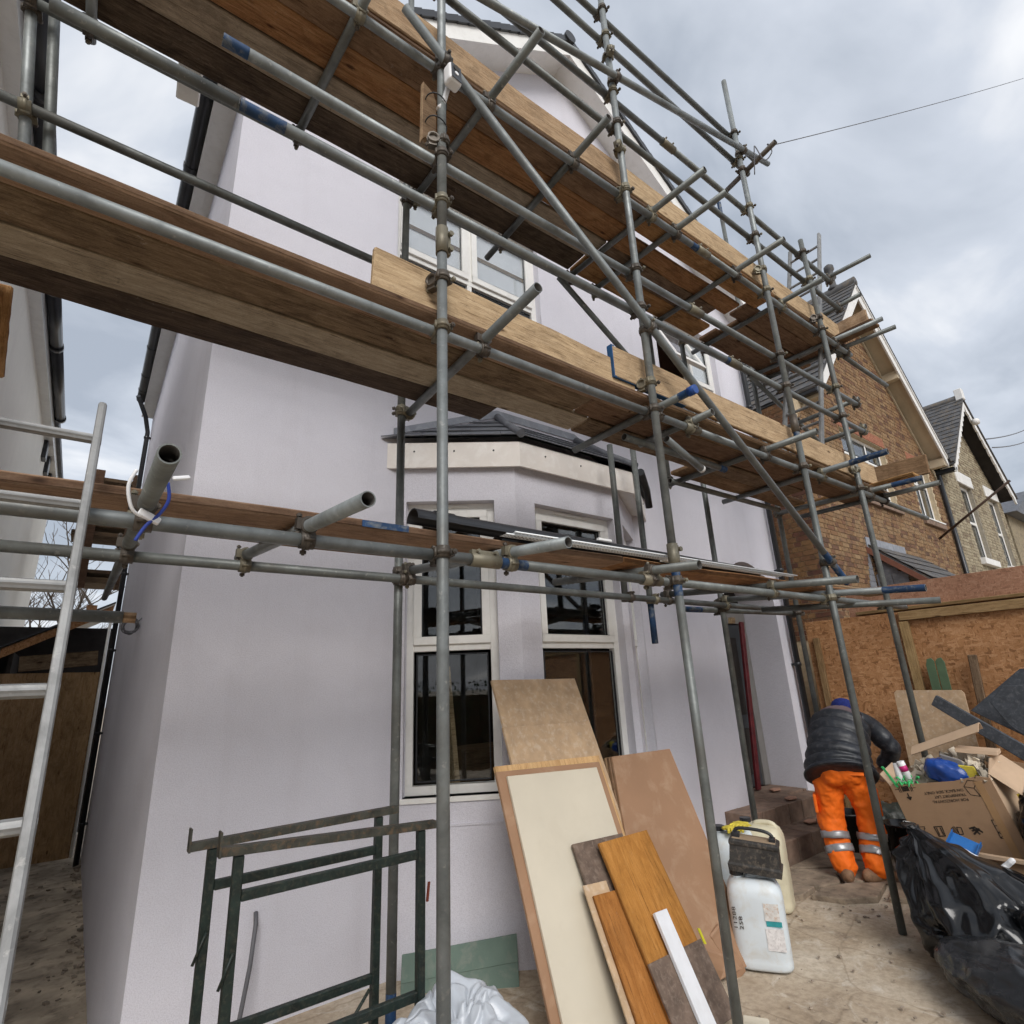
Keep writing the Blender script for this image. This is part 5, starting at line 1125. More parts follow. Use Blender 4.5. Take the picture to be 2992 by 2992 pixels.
leanboard('chipboard_sheet',2.05,2.75,1.34,F1,H1,.030,.02,M_CHIP,'shorter paint-spattered chipboard sheet in front of the tallest one',.02)
leanboard('pine_board',1.90,2.70,1.135,F1,H1,.055,.022,M_PINE,'honey-coloured pine board with a knot behind the cream sheet',.03)
leanboard('mdf_edge_sheet',1.88,2.66,1.10,F1,H1,.079,.018,M_MDF,'brown sheet just behind the cream board',.04)
leanboard('cream_sheet',1.93,2.60,1.068,F1,H1,.100,.018,M_CREAM,'large cream-faced board leaning at the front of the stack',.045)
ch=lambda b,L,w:[(b,-w/2),(L,-w/2),(L-.01,w/2-.08),(L-.5,w/2+.04),(b,w/2-.02)]
for i,(dx,o_,tp) in enumerate(((-.02,.002,1.12),(-.01,.026,1.115),(.0,.050,1.11))):
    leanboard('mdf_sheet',2.74+dx,3.40+dx,tp,F1,H1,o_,.02 if i<2 else .018,M_MDF if i==2 else M_W_BROWN,['rearmost dark sheet of the three behind the brown MDF','middle dark sheet of the three behind the brown MDF','large brown scuffed MDF sheet right of the cream board'][i],.03,ch)
F2,H2=2.1,(2.62,.9)
leanboard('fibreboard',2.22,2.60,.765,F2,H2,.004,.018,M_FIBRE,'dark brown fibreboard strip behind the orange OSB',.03)
leanboard('pale_strip',2.17,2.33,.60,F2,H2,.024,.012,M_CHIP,'narrow pale board edge left of the orange OSB pieces',.06)
ob=leanboard('osb_offcut',2.20,2.42,.55,F2,H2,.038,.015,M_OSB_O,'narrow orange OSB offcut half hidden behind the larger one',.05)
ob=leanboard('osb_offcut',2.36,2.75,.735,F2,H2,.060,.018,M_OSB_O,'large orange OSB offcut leaning on the cream and MDF boards',.0)
leanboard('fibreboard',2.35,2.76,.27,F2,H2,.080,.015,M_FIBRE,'low brown fibreboard piece across the foot of the orange OSB',.0)
leanboard('white_strip',2.495,2.588,.415,F2,H2,.097,.022,M_WHITEB,'narrow white board leaning on the orange OSB',.02)
m=MB(); m.obox((2.80,2.20,.31),(.012,.002,-.004),(0,.002,0),(-.01,.008,.035)); tag(m.build('yellow_tag',m_plain('yellow_tag',(.62,.58,.02),.5)),'small bright yellow sticker on the edge of the brown MDF sheet','sticker')
board('offcut',(2.86,2.22,.10),(.45,-.1,1),(0,-1,.3),.24,.14,.018,M_MDF,'broken brown MDF offcut on the ground behind the near right standard'); board('offcut',(3.17,2.33,.10),(-.45,.25,1),(-.3,-1,.3),.27,.10,.03,M_MDF,'brown board offcut leaning behind the white jerrican')
board('offcut',(2.75,1.92,.02),(1,.6,.05),(0,0,1),.22,.12,.012,M_CREAM,'pale board scrap flat on the ground at the foot of the OSB'); board('offcut',(2.98,1.72,.012),(1,.1,0),(0,0,1),.2,.09,.012,M_PAVE,'grey tile scrap on the ground right of the near standard')
# green plasterboard strips at the foot of the bay
n_=Vector((.48,.74,0)).normalized(); d_=Vector((.74,-.48,0)).normalized()
for i,(z,o_,dz) in enumerate(((.075,.13,.09),(-.03,.16,.085))):
    c=BA+d_*.43-n_*o_; m=MB(); m.obox((c.x,c.y,z+.055),d_*.33+Vector((0,0,.03)),Vector((-n_.x*.006,-n_.y*.006,0)),Vector((n_.x*.02,n_.y*.02,.06)))
    tag(m.build('plasterboard_strip',M_PB,None,.002),['upper green plasterboard strip at the foot of the bay','lower green plasterboard strip at the foot of the bay'][i],'plasterboard')

# ------------------------------------------------------------------ green steel trestles
def trestle(Y,x0,x1,l0,l1,zt0,zt1,zm,zl,label,brace):
    t=empty('steel_trestle',((x0+x1)/2,Y,0),label,'trestle',group='green steel trestles')
    sl_=(zt1-zt0)/(x1-x0); zz=lambda x:zt0+sl_*(x-x0)
    m=MB(); m.obox(((x0+x1)/2,Y,(zt0+zt1)/2-.004),((x1-x0)/2,0,(zt1-zt0)/2),(0,.018,0),(0,0,.003)); m.obox(((x0+x1)/2,Y-.018,(zt0+zt1)/2-.016),((x1-x0)/2,0,(zt1-zt0)/2),(0,.003,0),(0,0,.0125)); m.build('top_angle',[M_RUSTTOP],t,.001)
    for x in (l0,l1): m=MB(); m.box((x-.0155,Y-.0155,0),(x+.0155,Y+.0155,zz(x)-.031)); m.build('leg',M_GREEN,t,.003)
    for z in (zm,zl): m=MB(); m.box((l0+.0155,Y-.014,z-.016),(l1-.0155,Y+.010,z+.016)); m.build('rail',M_GREEN,t,.003)
    m=MB(); m.sweep([(l0-.03,Y-.02,.74),(l0+.005,Y-.02,.83)],.005,6); m.build('pin',M_GREEN,t)
    if brace: m=MB(); m.sweep([(l1-.02,Y,.48),(l1-.16,Y,.32)],.007,6); m.build('stay',M_GREEN,t)
    m=MB(); m.box((x0,Y-.025,zz(x0)-.03),(x0+.006,Y+.02,zz(x0)+.045)); m.build('stop',M_RUSTTOP,t)
    return t
trestle(2.5,.395,1.20,.475,1.115,1.115,1.12,.965,.515,'dark green steel trestle, the rear one against the lilac wall',True)
t2=trestle(2.25,.445,1.25,.51,1.185,1.135,1.09,.98,.52,'dark green steel trestle, the front one behind the left standard',False)
m=MB(); m.obox((1.206,2.226,.85),(.004,0,0),(0,.004,0),(.004,0,.032)); m.build('red_tag',m_plain('red_tag',(.14,.025,.012),.6),t2)

# ------------------------------------------------------------------ bags
def bagmesh(name,rx,ry,h,seed,tip=None,fold=.11,sq=2.6,nu=110,nv=76,freq=2.2):
    m=MB(); 
    for j in range(nv+1):
        th=pi*j/nv
        for i in range(nu):
            ph=2*pi*i/nu; cx,cy,cz=sin(th)*cos(ph),sin(th)*sin(ph),cos(th)
            k=(abs(cx)**sq+abs(cy)**sq+abs(cz)**sq)**(-1/sq); x,y,z=cx*k,cy*k,cz*k
            v=Vector((x*freq+seed*3.1,y*freq,z*freq*.55))
            wv=v+Vector((noise.noise(v*.7),noise.noise(v*.7+Vector((5,0,0))),noise.noise(v*.7+Vector((0,7,0)))))*.9
            f1=noise.noise(wv,noise_basis='VORONOI_F1'); f2=noise.noise(wv*2.1+Vector((9,1,2)),noise_basis='VORONOI_F1'); f3=1-abs(noise.noise(wv*1.6))
            dsp=fold*(.95*f1+.42*f2+.35*(f3**4-.3))+.12*noise.noise(Vector((x,y,z))*1.1+Vector((seed,0,0)))
            s=1+dsp; X,Y_,Z=x*rx*s,y*ry*s,(z*s)
            zz=(Z+1)/2*h
            if tip:
                g=max(0,(Z-.0)/1.0)
                g=min(1.1,g)**1.9; q=max(.05,1-g*1.02)
                X=X*q+tip[0]*g; Y_=Y_*q+tip[1]*g; zz=zz+tip[2]*g*g
            zz=max(zz,.002+.01*abs(noise.noise(v)))
            m.v.append((X,Y_,zz))
    for j in range(nv):
        for i in range(nu):
            m.f.append((j*nu+i,(j+1)*nu+i,(j+1)*nu+(i+1)%nu,j*nu+(i+1)%nu)); m.mi.append(0); m.sm.append(True)
    return m
def bag(name,c,rx,ry,h,seed,mat,label,rot=0,tip=None,**k):
    m=bagmesh(name,rx,ry,h,seed,tip,**k); o=link(name,m.mesh(name,mat),None,Matrix.Translation(c)@Matrix.Rotation(rot,4,'Z')); return tag(o,label,'bag')
def sack(name,base,body,tip,R,label,mat,seed=1,pleat=.30,nu=150,nv=90,zs=1.0,flat=.0,prof=None,facet=.16):
    """full sack: sections along a path from the floor up to a gathered neck, pleats deepening towards the neck"""
    base,body,tip=Vector(base),Vector(body),Vector(tip); m=MB()
    prof=prof or [(0,.0),(.02,.62),(.07,.88),(.18,1.0),(.38,1.04),(.55,.96),(.70,.72),(.82,.42),(.92,.17),(.97,.09),(1,.13)]
    def pf(t):
        for (a,p),(b,q) in zip(prof[:-1],prof[1:]):
            if a<=t<=b: k=(t-a)/(b-a); k=k*k*(3-2*k); return p+(q-p)*k
        return prof[-1][1]
    for j in range(nv+1):
        t=j/nv; c=base*(1-t)**2+body*2*t*(1-t)+tip*t*t
        for i in range(nu):
            ph=2*pi*i/nu; e=Vector((cos(ph),sin(ph),0))
            w1=Vector((e.x*1.6+seed*4.3,e.y*1.6,t*2.0)); wv=w1+Vector((noise.noise(w1),noise.noise(w1+Vector((5,1,0))),noise.noise(w1+Vector((0,7,3)))))*.55
            fa=noise.noise(wv*1.15,noise_basis='VORONOI_F1'); fb=noise.noise(wv*2.6+Vector((3,9,1)),noise_basis='VORONOI_F1')
            pl=1-2*abs(noise.noise(Vector((e.x*3.4+seed,e.y*3.4,t*.9)))); pl2=1-2*abs(noise.noise(Vector((e.x*8+seed,e.y*8,t*1.6))))
            k=1+facet*(fa*.9+fb*.35)+pleat*t*t*(pl*.8+pl2*.45)*.8+.14*noise.noise(Vector((e.x*.9,e.y*.9,t*1.1+seed)))
            r=pf(t); rx,ry=(R if isinstance(R,tuple) else (R,R))
            p=c+Vector((e.x*rx*r*k,e.y*ry*r*k,(.10*noise.noise(wv*.9)*r*min(1,t*4))*zs))
            m.v.append((p.x,p.y,max(p.z,base.z+.003+.006*abs(noise.noise(wv*3)))))
    for j in range(nv):
        for i in range(nu): m.f.append((j*nu+i,j*nu+(i+1)%nu,(j+1)*nu+(i+1)%nu,(j+1)*nu+i)); m.mi.append(0); m.sm.append(True)
    m.f.append(tuple(range(nv*nu,nv*nu+nu))); m.mi.append(0); m.sm.append(False)
    return tag(m.build(name,mat),label,'bag')
sack('refuse_bag',(4.25,1.40,0),(4.24,1.33,.36),(4.43,1.735,.64),(.34,.33),'large black refuse bag with a pulled-up corner in front of the cardboard box',M_BAG,1)
sack('refuse_bag',(4.40,.98,0),(4.38,.98,.36),(4.30,.85,.50),(.36,.34),'black refuse bag behind the dusty grey one at the right edge',M_BAG,5)
sack('refuse_bag',(5.12,1.06,.41),(5.12,1.06,.70),(5.05,1.0,.92),(.25,.24),'black refuse bag perched beside the open cardboard box at the right edge',M_BAG,8)
LP=[(0,.0),(.02,.45),(.08,.78),(.2,.98),(.5,1.04),(.8,.98),(.92,.75),(.98,.4),(1,.0)]
def lying(name,c,R,L,h,rot,seed,mat,label):
    m=MB(); nu,nv=140,90
    for j in range(nv+1):
        t=j/nv; r=sin(pi*min(max(t,.0),1))**.42
        for i in range(nu):
            ph=2*pi*i/nu; w1=Vector((cos(ph)*1.5+seed,sin(ph)*1.5,t*2.6)); wv=w1+Vector((noise.noise(w1),noise.noise(w1+Vector((5,1,0))),noise.noise(w1+Vector((0,7,3)))))*.6
            fa=noise.noise(wv*1.2,noise_basis='VORONOI_F1'); fb=noise.noise(wv*2.9,noise_basis='VORONOI_F1'); lg=1-2*abs(noise.noise(Vector((cos(ph)*3+seed,sin(ph)*3,t*.8))))
            k=1+.15*fa+.06*fb+.07*lg+.12*noise.noise(Vector((cos(ph),sin(ph),t*2+seed)))
            m.v.append(((t-.5)*L,cos(ph)*R*r*k,max(.004,h*.5+sin(ph)*h*.5*r*k)))
    for j in range(nv):
        for i in range(nu): m.f.append((j*nu+i,(j+1)*nu+i,(j+1)*nu+(i+1)%nu,j*nu+(i+1)%nu)); m.mi.append(0); m.sm.append(True)
    return tag(link(name,m.mesh(name,mat),None,Matrix.Translation(c)@Matrix.Rotation(rot,4,'Z')),label,'bag')
lying('dusty_bag',(3.72,1.06,0),.25,1.0,.30,radians(62),12,M_GBAG,'dusty grey refuse bag lying lengthwise at the bottom right corner')
def crumple(name,c,rx,ry,h,seed,mat,label,rot=0,nu=220,nv=120):
    """thin sheet bundled up: many flat facets meeting in sharp creases"""
    rr_=random.Random(seed); pl=[]
    for k in range(70):
        z=rr_.uniform(-.2,1); a=rr_.uniform(0,2*pi); q=sqrt(max(0,1-z*z)); pl.append((Vector((q*cos(a),q*sin(a),z)),rr_.uniform(.80,1.0)))
    dents=[(Vector((rr_.gauss(0,1),rr_.gauss(0,1),abs(rr_.gauss(.4,1)))).normalized(),rr_.uniform(.25,.5),rr_.uniform(.08,.22)) for _ in range(16)]
    m=MB()
    for j in range(nv+1):
        th=pi*.60*j/nv
        for i in range(nu):
            ph=2*pi*i/nu; d=Vector((sin(th)*cos(ph),sin(th)*sin(ph),cos(th))); w_=d+Vector((noise.noise(d*2.3+Vector((seed,0,0))),noise.noise(d*2.3+Vector((0,seed,0))),noise.noise(d*2.3)))*.16
            w_.normalize(); r=min(dd/max(.25,w_.dot(nn)) for nn,dd in pl)
            for dn,wd,am in dents:
                e=(d-dn).length
                if e<wd: r-=am*(1-e/wd)
            cr=abs(noise.noise(w_*5.5+Vector((seed*2,1,0)))); r+=.05*(min(cr,.22)/.22-1)
            z=d.z*r; m.v.append((d.x*rx*r*(1.0+.35*max(0,-z+.3)),d.y*ry*r*(1+.35*max(0,-z+.3)),max(.004,h*(.12+.88*max(z,-.12)))))
    for j in range(nv):
        for i in range(nu): m.f.append((j*nu+i,(j+1)*nu+i,(j+1)*nu+(i+1)%nu,j*nu+(i+1)%nu)); m.mi.append(0); m.sm.append(True)
    return tag(link(name,m.mesh(name,mat),None,Matrix.Translation(c)@Matrix.Rotation(rot,4,'Z')),label,'sheet')
ws=crumple('polythene_sheet',(1.24,2.12,0),.50,.36,.66,4,M_WBAG,'crumpled white polythene sheet heaped behind the left standard',.2)
m=MB(); m.obox((1.42,1.85,.40),(.022,.004,-.004),(0,-.002,.012),(0,.002,0)); m.build('print_mark',M_INK,ws)
bk=empty('yellow_bucket',(1.73,2.25,0),'yellow plastic bucket beside the white sack','bucket')
m=MB(); m.lathe([(.12,0),(.145,.24),(.158,.245),(.158,.262),(.146,.262),(.14,.24),(.115,.01)],(0,0,0),'z',30); link('body',m.mesh('body',M_YBUCK),bk,frame((1.72,2.20,.005),(1,0,.02))@Matrix.Scale(.8,4))
m=MB(); m.sweep([(1.72+.118*cos(t),2.20,.20-.04*sin(t)) for t in [pi*i/12 for i in range(13)]],.004,6); m.build('handle',M_TUBE2,bk)

# ------------------------------------------------------------------ jerricans, battery box, gloves
def jerrican(c,rot,mat,w,d,h,label,cap=M_BLACK,writing=False):
    t=empty('jerrican',c,label,'jerrican'); mw=Matrix.Translation(c)@Matrix.Rotation(rot,4,'Z')
    def sup(rx,ry,z,e=4.2,n=44): return [((abs(cos(a))**(2/e))*rx*(1 if cos(a)>=0 else -1),(abs(sin(a))**(2/e))*ry*(1 if sin(a)>=0 else -1),z) for a in [2*pi*i/n for i in range(n)]]
    pr=[(.80,0),(.95,.012),(1,.04),(1,.10),(.985,.13),(1,.16),(1,.5),(.985,.55),(1,.60),(1,.78),(.97,.86),(.86,.93),(.70,.965),(.5,.975)]
    m=MB(); n=44
    for s,z in pr: m.v+=sup(w/2*s,d/2*s,z*h)
    for j in range(len(pr)-1):
        for i in range(n): m.f.append((j*n+i,j*n+(i+1)%n,(j+1)*n+(i+1)%n,(j+1)*n+i)); m.mi.append(0); m.sm.append(True)
    m.f.append(tuple(range(n))[::-1]); m.mi.append(0); m.sm.append(False); m.f.append(tuple(range((len(pr)-1)*n,len(pr)*n))); m.mi.append(0); m.sm.append(False)
    link('body',m.mesh('body',mat),t,mw)
    m=MB(); m.lathe([(.034,0),(.034,.012)],(-w*.28,0,h*.968),'z',20); link('neck',m.mesh('neck',mat),t,mw)
    m=MB(); 
    pts=[]
    for i in range(40): pts.append(.040 if i%2 else .0375)
    m.v=[]; 
    for z in (0,.028):
        for i in range(40): a=2*pi*i/40; m.v.append((-w*.28+pts[i]*cos(a),pts[i]*sin(a),h*.968+.012+z))
    m.f=[tuple(range(40))[::-1],tuple(range(40,80))]+[(i,(i+1)%40,40+(i+1)%40,40+i) for i in range(40)]; m.mi=[0]*42; m.sm=[False]*42
    link('cap',m.mesh('cap',cap),t,mw)
    m=MB(); m.sweep(crom([(-w*.10,0,h*.94),(-w*.04,0,h*.985),(w*.16,0,h*.998),(w*.32,0,h*.975),(w*.38,0,h*.90)],5),(.022,.014) and .019,12); link('handle',m.mesh('handle',mat),t,mw)
    return t,mw
def text_mesh(s,size,mat,name,align='LEFT'):
    cu=bpy.data.curves.new(name,'FONT'); cu.body=s; cu.size=size; cu.align_x=align; cu.extrude=.0004; cu.resolution_u=2
    o=bpy.data.objects.new(name+'_src',cu); COL.objects.link(o); dg=bpy.context.evaluated_depsgraph_get(); me=bpy.data.meshes.new_from_object(o.evaluated_get(dg)); bpy.data.objects.remove(o,do_unlink=True)
    me.materials.clear(); me.materials.append(mat); me.name=name; return me
vrot=atan2(2.25,3.38)-pi/2    # turns local -Y to the viewer
j1,mw1=jerrican((3.43,2.27,0),vrot,M_JERRY,.31,.25,.45,'white jerrican with handwriting and peeling label, under the black box')
for s,yy in (('11288',0),('258',-.035)): 
    me=text_mesh(s,.046,M_INK,'handwriting'); link('handwriting',me,j1,mw1@Matrix.Translation((-.118-yy*.9,-.1262,.20))@Matrix.Rotation(pi/2,4,'X')@Matrix.Rotation(pi/2,4,'Z')@Matrix.Diagonal((1,.62,1,1)))
for a,b,c,dm in ((.045,.128,.30,M_WPAINT),(.05,.125,.24,m_plain('teal_print',(.03,.28,.30),.5)),(.03,.13,.12,M_WPAINT)):
    pass
m=MB(); m.box((.035,-.1275,.255),(.115,-.1255,.34)); lb=link('torn_label',m.mesh('torn_label',m_plain('torn_label',(.62,.60,.57),.7,var=.2,scale=30,dirt=(.42,.22,.10),dirtamt=.8)),j1,mw1)
m=MB(); m.box((.04,-.1278,.228),(.122,-.1256,.254)); link('teal_stripe',m.mesh('teal_stripe',m_plain('teal_print',(.03,.27,.29),.5,var=.3,scale=25)),j1,mw1)
m=MB(); m.box((.03,-.1275,.11),(.125,-.1255,.218)); link('paper_label',m.mesh('paper_label',m_plain('paper_label',(.66,.64,.63),.7,var=.15,scale=40,dirt=(.35,.30,.30),dirtamt=.6)),j1,mw1)
jerrican((3.86,2.66,0),vrot+.1,M_JERRY,.31,.26,.565,'white jerrican with yellow gloves on its cap, behind the black box')
jerrican((4.23,2.68,0),vrot-.2,M_JERRY_Y,.32,.26,.55,'yellowed jerrican by the steps behind the inner standard')
bx=empty('battery_box',(3.43,2.27,.49),'dusty black box with carry handle on top of the white jerrican','box')
bm_=Matrix.Translation((3.45,2.25,.468))@Matrix.Rotation(vrot-.12,4,'Z')@Matrix.Rotation(radians(5),4,'Y')
m=MB(); pr=[(.145,.085,0),(.15,.088,.035),(.15,.088,.04),(.14,.080,.045),(.135,.077,.14),(.14,.082,.145),(.14,.082,.165),(.125,.07,.175)]
for a,b,z in pr: m.v+=[(-a,-b,z),(a,-b,z),(a,b,z),(-a,b,z)]
for j in range(len(pr)-1):
    for i in range(4): m.f.append((j*4+i,j*4+(i+1)%4,(j+1)*4+(i+1)%4,(j+1)*4+i)); m.mi.append(0); m.sm.append(False)
m.f+=[(3,2,1,0),tuple(range(len(pr)*4-4,len(pr)*4))]; m.mi+=[0,1]; m.sm+=[False,False]
link('case',m.mesh('case',[m_plain('dusty_black',(.03,.028,.026),.55,var=.4,scale=18,bump=.2,dirt=(.16,.13,.10),dirtamt=.6),m_plain('plaster_dust_top',(.33,.24,.155),.9,var=.25,scale=9)],.008,2),bx,bm_)
m=MB(); m.sweep(crom([(-.11,0,.175),(-.10,0,.215),(-.03,0,.225),(.06,0,.222),(.10,0,.205),(.105,0,.175)],5),.010,10); link('handle',m.mesh('handle',M_BLACK),bx,bm_)
m=MB(); m.box((-.125,-.03,.17),(-.08,.03,.20)); m.box((.085,-.03,.17),(.12,.03,.195)); link('latch',m.mesh('latch',M_BLACK,.004),bx,bm_)
def blob(name,c,rx,ry,rz,seed,mat,parent=None,amp=.35,fr=3.,mw=None):
    m=MB(); nu,nv=28,18
    for j in range(nv+1):
        th=pi*j/nv
        for i in range(nu):
            ph=2*pi*i/nu; d=Vector((sin(th)*cos(ph),sin(th)*sin(ph),cos(th))); s=1+amp*noise.noise(d*fr+Vector((seed*7.7,0,0)))
            m.v.append((d.x*rx*s,d.y*ry*s,d.z*rz*s))
    for j in range(nv):
        for i in range(nu): m.f.append((j*nu+i,(j+1)*nu+i,(j+1)*nu+(i+1)%nu,j*nu+(i+1)%nu)); m.mi.append(0); m.sm.append(True)
    return link(name,m.mesh(name,mat),parent,(mw or Matrix.Identity(4))@Matrix.Translation(c) if mw is None else mw@Matrix.Translation(c))
gv=empty('work_gloves',(3.86,2.63,.56),'pair of crumpled yellow work gloves on the rear jerrican','gloves')
for k,(x,y,a) in enumerate(((3.80,2.62,.3),(3.90,2.60,-.5))):
    mw=Matrix.Translation((x,y,.585+.012*k))@Matrix.Rotation(vrot+a,4,'Z'); blob('palm',(0,0,0),.06,.045,.014,k,M_YELLOW,gv,.4,2.5,mw)
    for q in range(5):
        m=MB(); m.sweep(crom([(-.03+.018*q,-.03,0),(-.04+.022*q,-.06,.004),(-.045+.024*q,-.085-.01*(q in(1,2)),-.004)],4),[.010]*9,8); link('finger',m.mesh('finger',M_YELLOW),gv,mw)

# ------------------------------------------------------------------ right-hand rubbish: boxes, panels, offcuts
bxr=Vector((0,-.63,.13)).normalized(); bdp=Vector((.975,.05,.12)); bdp=(bdp-bxr*bdp.dot(bxr)).normalized(); bup=bxr.cross(bdp).normalized()
if bup.z<0: bup=-bup
BO=Vector((5.0,1.715,.825))     # middle of the front top edge
cbx=empty('cardboard_box',(5.2,1.7,.3),'large open cardboard box overflowing with rubbish, printing upside down','box')
BW,BH,BDp=.635,.52,.46
CP=lambda x,y,z:BO+bxr*x+bdp*y+bup*z
def cpanel(name,pts,mat,d):
    m=MB(); m.prism([CP(*p) for p in pts],d); return m.build(name,mat,cbx)
w=BW/2
cpanel('front_panel',[(-w,0,-BH),(w,0,-BH),(w,0,-.02),(.25,0,.0),(.1,0,-.015),(-.15,0,-.005),(-w,0,.0)],M_CARD,bdp*.006)
cpanel('back_panel',[(-w,BDp,-BH),(w,BDp,-BH),(w,BDp,.02),(-w,BDp,.0)],M_CARD,bdp*.006)
cpanel('side_panel',[(-w,.006,-BH),(-w,BDp,-BH),(-w,BDp,0),(-w,.006,0)],M_CARD,bxr*.006); cpanel('side_panel',[(w-.006,.006,-BH),(w-.006,BDp,-BH),(w-.006,BDp,.02),(w-.006,.2,.06),(w-.006,.006,-.01)],M_CARD2,bxr*.006)
cpanel('flap',[(-w,.0,.0),(-w,BDp*.8,0),(-w-.06,BDp*.75,.09),(-w-.05,.03,.08)],M_CARD2,bxr*.005)
cpanel('flap',[(w,.02,.0),(w,BDp,.02),(w+.10,BDp*.95,-.10),(w+.10,.08,-.16)],M_CARD2,bup*.005)
cpanel('bottom_panel',[(-w,0,-BH),(w,0,-BH),(w,BDp,-BH),(-w,BDp,-BH)],M_CARD,bup*.006)
cpanel('tape',[(w-.10,-.0015,-BH),(w-.055,-.0015,-BH),(w-.055,-.0015,-.03),(w-.10,-.0015,-.03)],m_plain('brown_tape',(.40,.24,.12),.25,var=.1),bdp*-.001)
def onbox(x,z,rot=0): # frame lying on the front face, local X right, local Y up, Z to the viewer
    mm=Matrix(((bxr.x,bup.x,-bdp.x,0),(bxr.y,bup.y,-bdp.y,0),(bxr.z,bup.z,-bdp.z,0),(0,0,0,1))); return Matrix.Translation(CP(x,-.0012,z))@mm@Matrix.Rotation(rot,4,'Z')
for i,s in enumerate(('FOR HORIZONTAL','TRANSPORT LAY','ON BACK SIDE ONLY')):
    link('printed_text',text_mesh(s,.026,M_INK,'printed_text'),cbx,onbox(.135,-.115+.030*i-.01,pi))
def strokes(lines,wd,x,z,sc_=1,rot=0,name='printed_symbol'):
    m=MB()
    for a,b in lines:
        a=Vector((*a,0))*sc_; b=Vector((*b,0))*sc_; d=(b-a); L=d.length; d.normalize(); nn=Vector((-d.y,d.x,0)); m.obox((a+b)/2,d*(L/2+wd/2),nn*wd/2,Vector((0,0,.0005)))
    link(name,m.mesh(name,M_INK),cbx,onbox(x,z,rot))
hexp=[(cos(pi/2+k*pi/3)*.055,sin(pi/2+k*pi/3)*.055) for k in range(6)]
strokes([(hexp[i],hexp[(i+1)%6]) for i in range(6)]+[((0,0),hexp[i]) for i in (1,3,5)]+[((.05,.05),(.065,.065))],.0035,.20,-.07,1,.25)
strokes([((-.045,.02),(-.045,-.02)),((.045,.02),(.045,-.02)),((-.035,.02),(-.035,-.02)),((.035,.02),(.035,-.02)),((-.07,0),(-.05,0)),((.07,0),(.05,0))]+[((-.022,k),(.022,k)) for k in (-.015,-.010,-.005,0,.005,.010,.015)],.004,-.225,-.03)
strokes([((0,.02),(0,-.008)),((-.012,-.004),(0,-.018)),((.012,-.004),(0,-.018)),((-.006,-.006),(.006,-.006))],.009,-.225,-.085)
zr=-.315
strokes([((-.02,.03),(.02,.03)),((-.02,.03),(-.005,.0)),((.02,.03),(.005,.0)),((-.005,0),(.005,0)),((0,0),(0,-.03)),((-.015,-.03),(.015,-.03)),((-.02,-.02),(.02,.02))],.004,-.24,zr)
strokes([((-.025,.03),(.025,.03)),((-.025,.03),(-.02,-.03)),((.025,.03),(.02,-.03)),((-.02,-.03),(.02,-.03)),((.012,.02),(.012,-.02)),((-.012,.02),(-.012,-.02))],.006,-.135,zr-.005)
strokes([((-.03,.02),(-.02,-.025)),((-.02,.025),(-.01,-.02)),((-.01,.03),(0,-.01)),((.005,.025),(.03,.02)),((.03,.02),(.025,-.02)),((.025,-.02),(.0,-.022)),((0,-.022),(.005,.025))],.005,-.025,zr-.01)
strokes([((-.03,.015),(.0,.02)),((-.02,0),(.02,.008)),((0,.02),(.03,-.01)),((-.02,-.02),(.01,.0)),((-.01,.01),(.01,-.02))],.011,.085,zr-.012)
strokes([((-.022,.055),(.022,.055)),((.022,.055),(.022,-.055)),((.022,-.055),(-.022,-.055)),((-.022,-.055),(-.022,.055)),((-.022,.02),(.022,.02)),((-.022,-.018),(.022,-.018)),((-.022,-.018),(.022,-.055)),((.022,-.018),(-.022,-.055))],.0045,.225,zr-.01)
link('printed_text',text_mesh('2',.026,M_INK,'printed_text'),cbx,onbox(.233,zr+.002,pi)); link('printed_text',text_mesh('1',.026,M_INK,'printed_text'),cbx,onbox(.231,zr+.04,pi))
# contents
def thing(m,name,mat,label,cat,bevel=0,seg=1): return tag(m.build(name,mat,None,bevel,seg),label,cat)
m=MB(); rr=random.Random(6)
for i in range(170):
    xx=rr.uniform(-w+.03,w-.03); yy=rr.uniform(.03,BDp-.03); p=CP(xx,yy,rr.uniform(-.12,.0)+.10*(yy/BDp)*(1-(xx/w)**2)); s=rr.uniform(.015,.06); e=Euler((rr.random()*6,rr.random()*6,rr.random()*6)).to_matrix()
    m.obox(p,e@Vector((s,0,0)),e@Vector((0,s*.6,0)),e@Vector((0,0,.006)))
tag(m.build('box_rubbish',m_plain('mixed_scraps',(.48,.42,.33),.8,var=.7,scale=8)),'heap of torn scraps filling the open cardboard box','scraps',kind='stuff')
a,b=CP(-.16,.26,.14),CP(.32,.30,.22); m=MB()
n=10; 
for k in range(n):
    t0,t1=k/n,(k+1)/n; f=lambda t:Vector((0,0,.055*sin(pi*t*.9)))+Vector((.12*(t-.4),0,0))
    m.obox(((a+f(t0))+(b+f(t0))+(a+f(t1))+(b+f(t1)))/4,(b-a)/2,(f(t1)-f(t0))*.52,(b-a).cross(f(t1)-f(t0)).normalized()*.004)
thing(m,'cardboard_sheet',M_CARD2,'curled pale cardboard sheet across the top of the rubbish box','cardboard')
pk=bagmesh('blue_packet',.125,.075,.15,31,fold=.10,sq=3.2,nu=48,nv=30); o=link('blue_packet',pk.mesh('blue_packet',M_NAVYP),None,frame(CP(.02,.08,-.035),bxr-bup*.55,None,bup)); tag(o,'dark blue plastic packet with pale label in the rubbish box','packet')
m=MB(); m.box((-.02,-.062,.05),(.07,-.056,.085)); link('packet_label',m.mesh('packet_label',M_LEAD),o,WMAT(o))
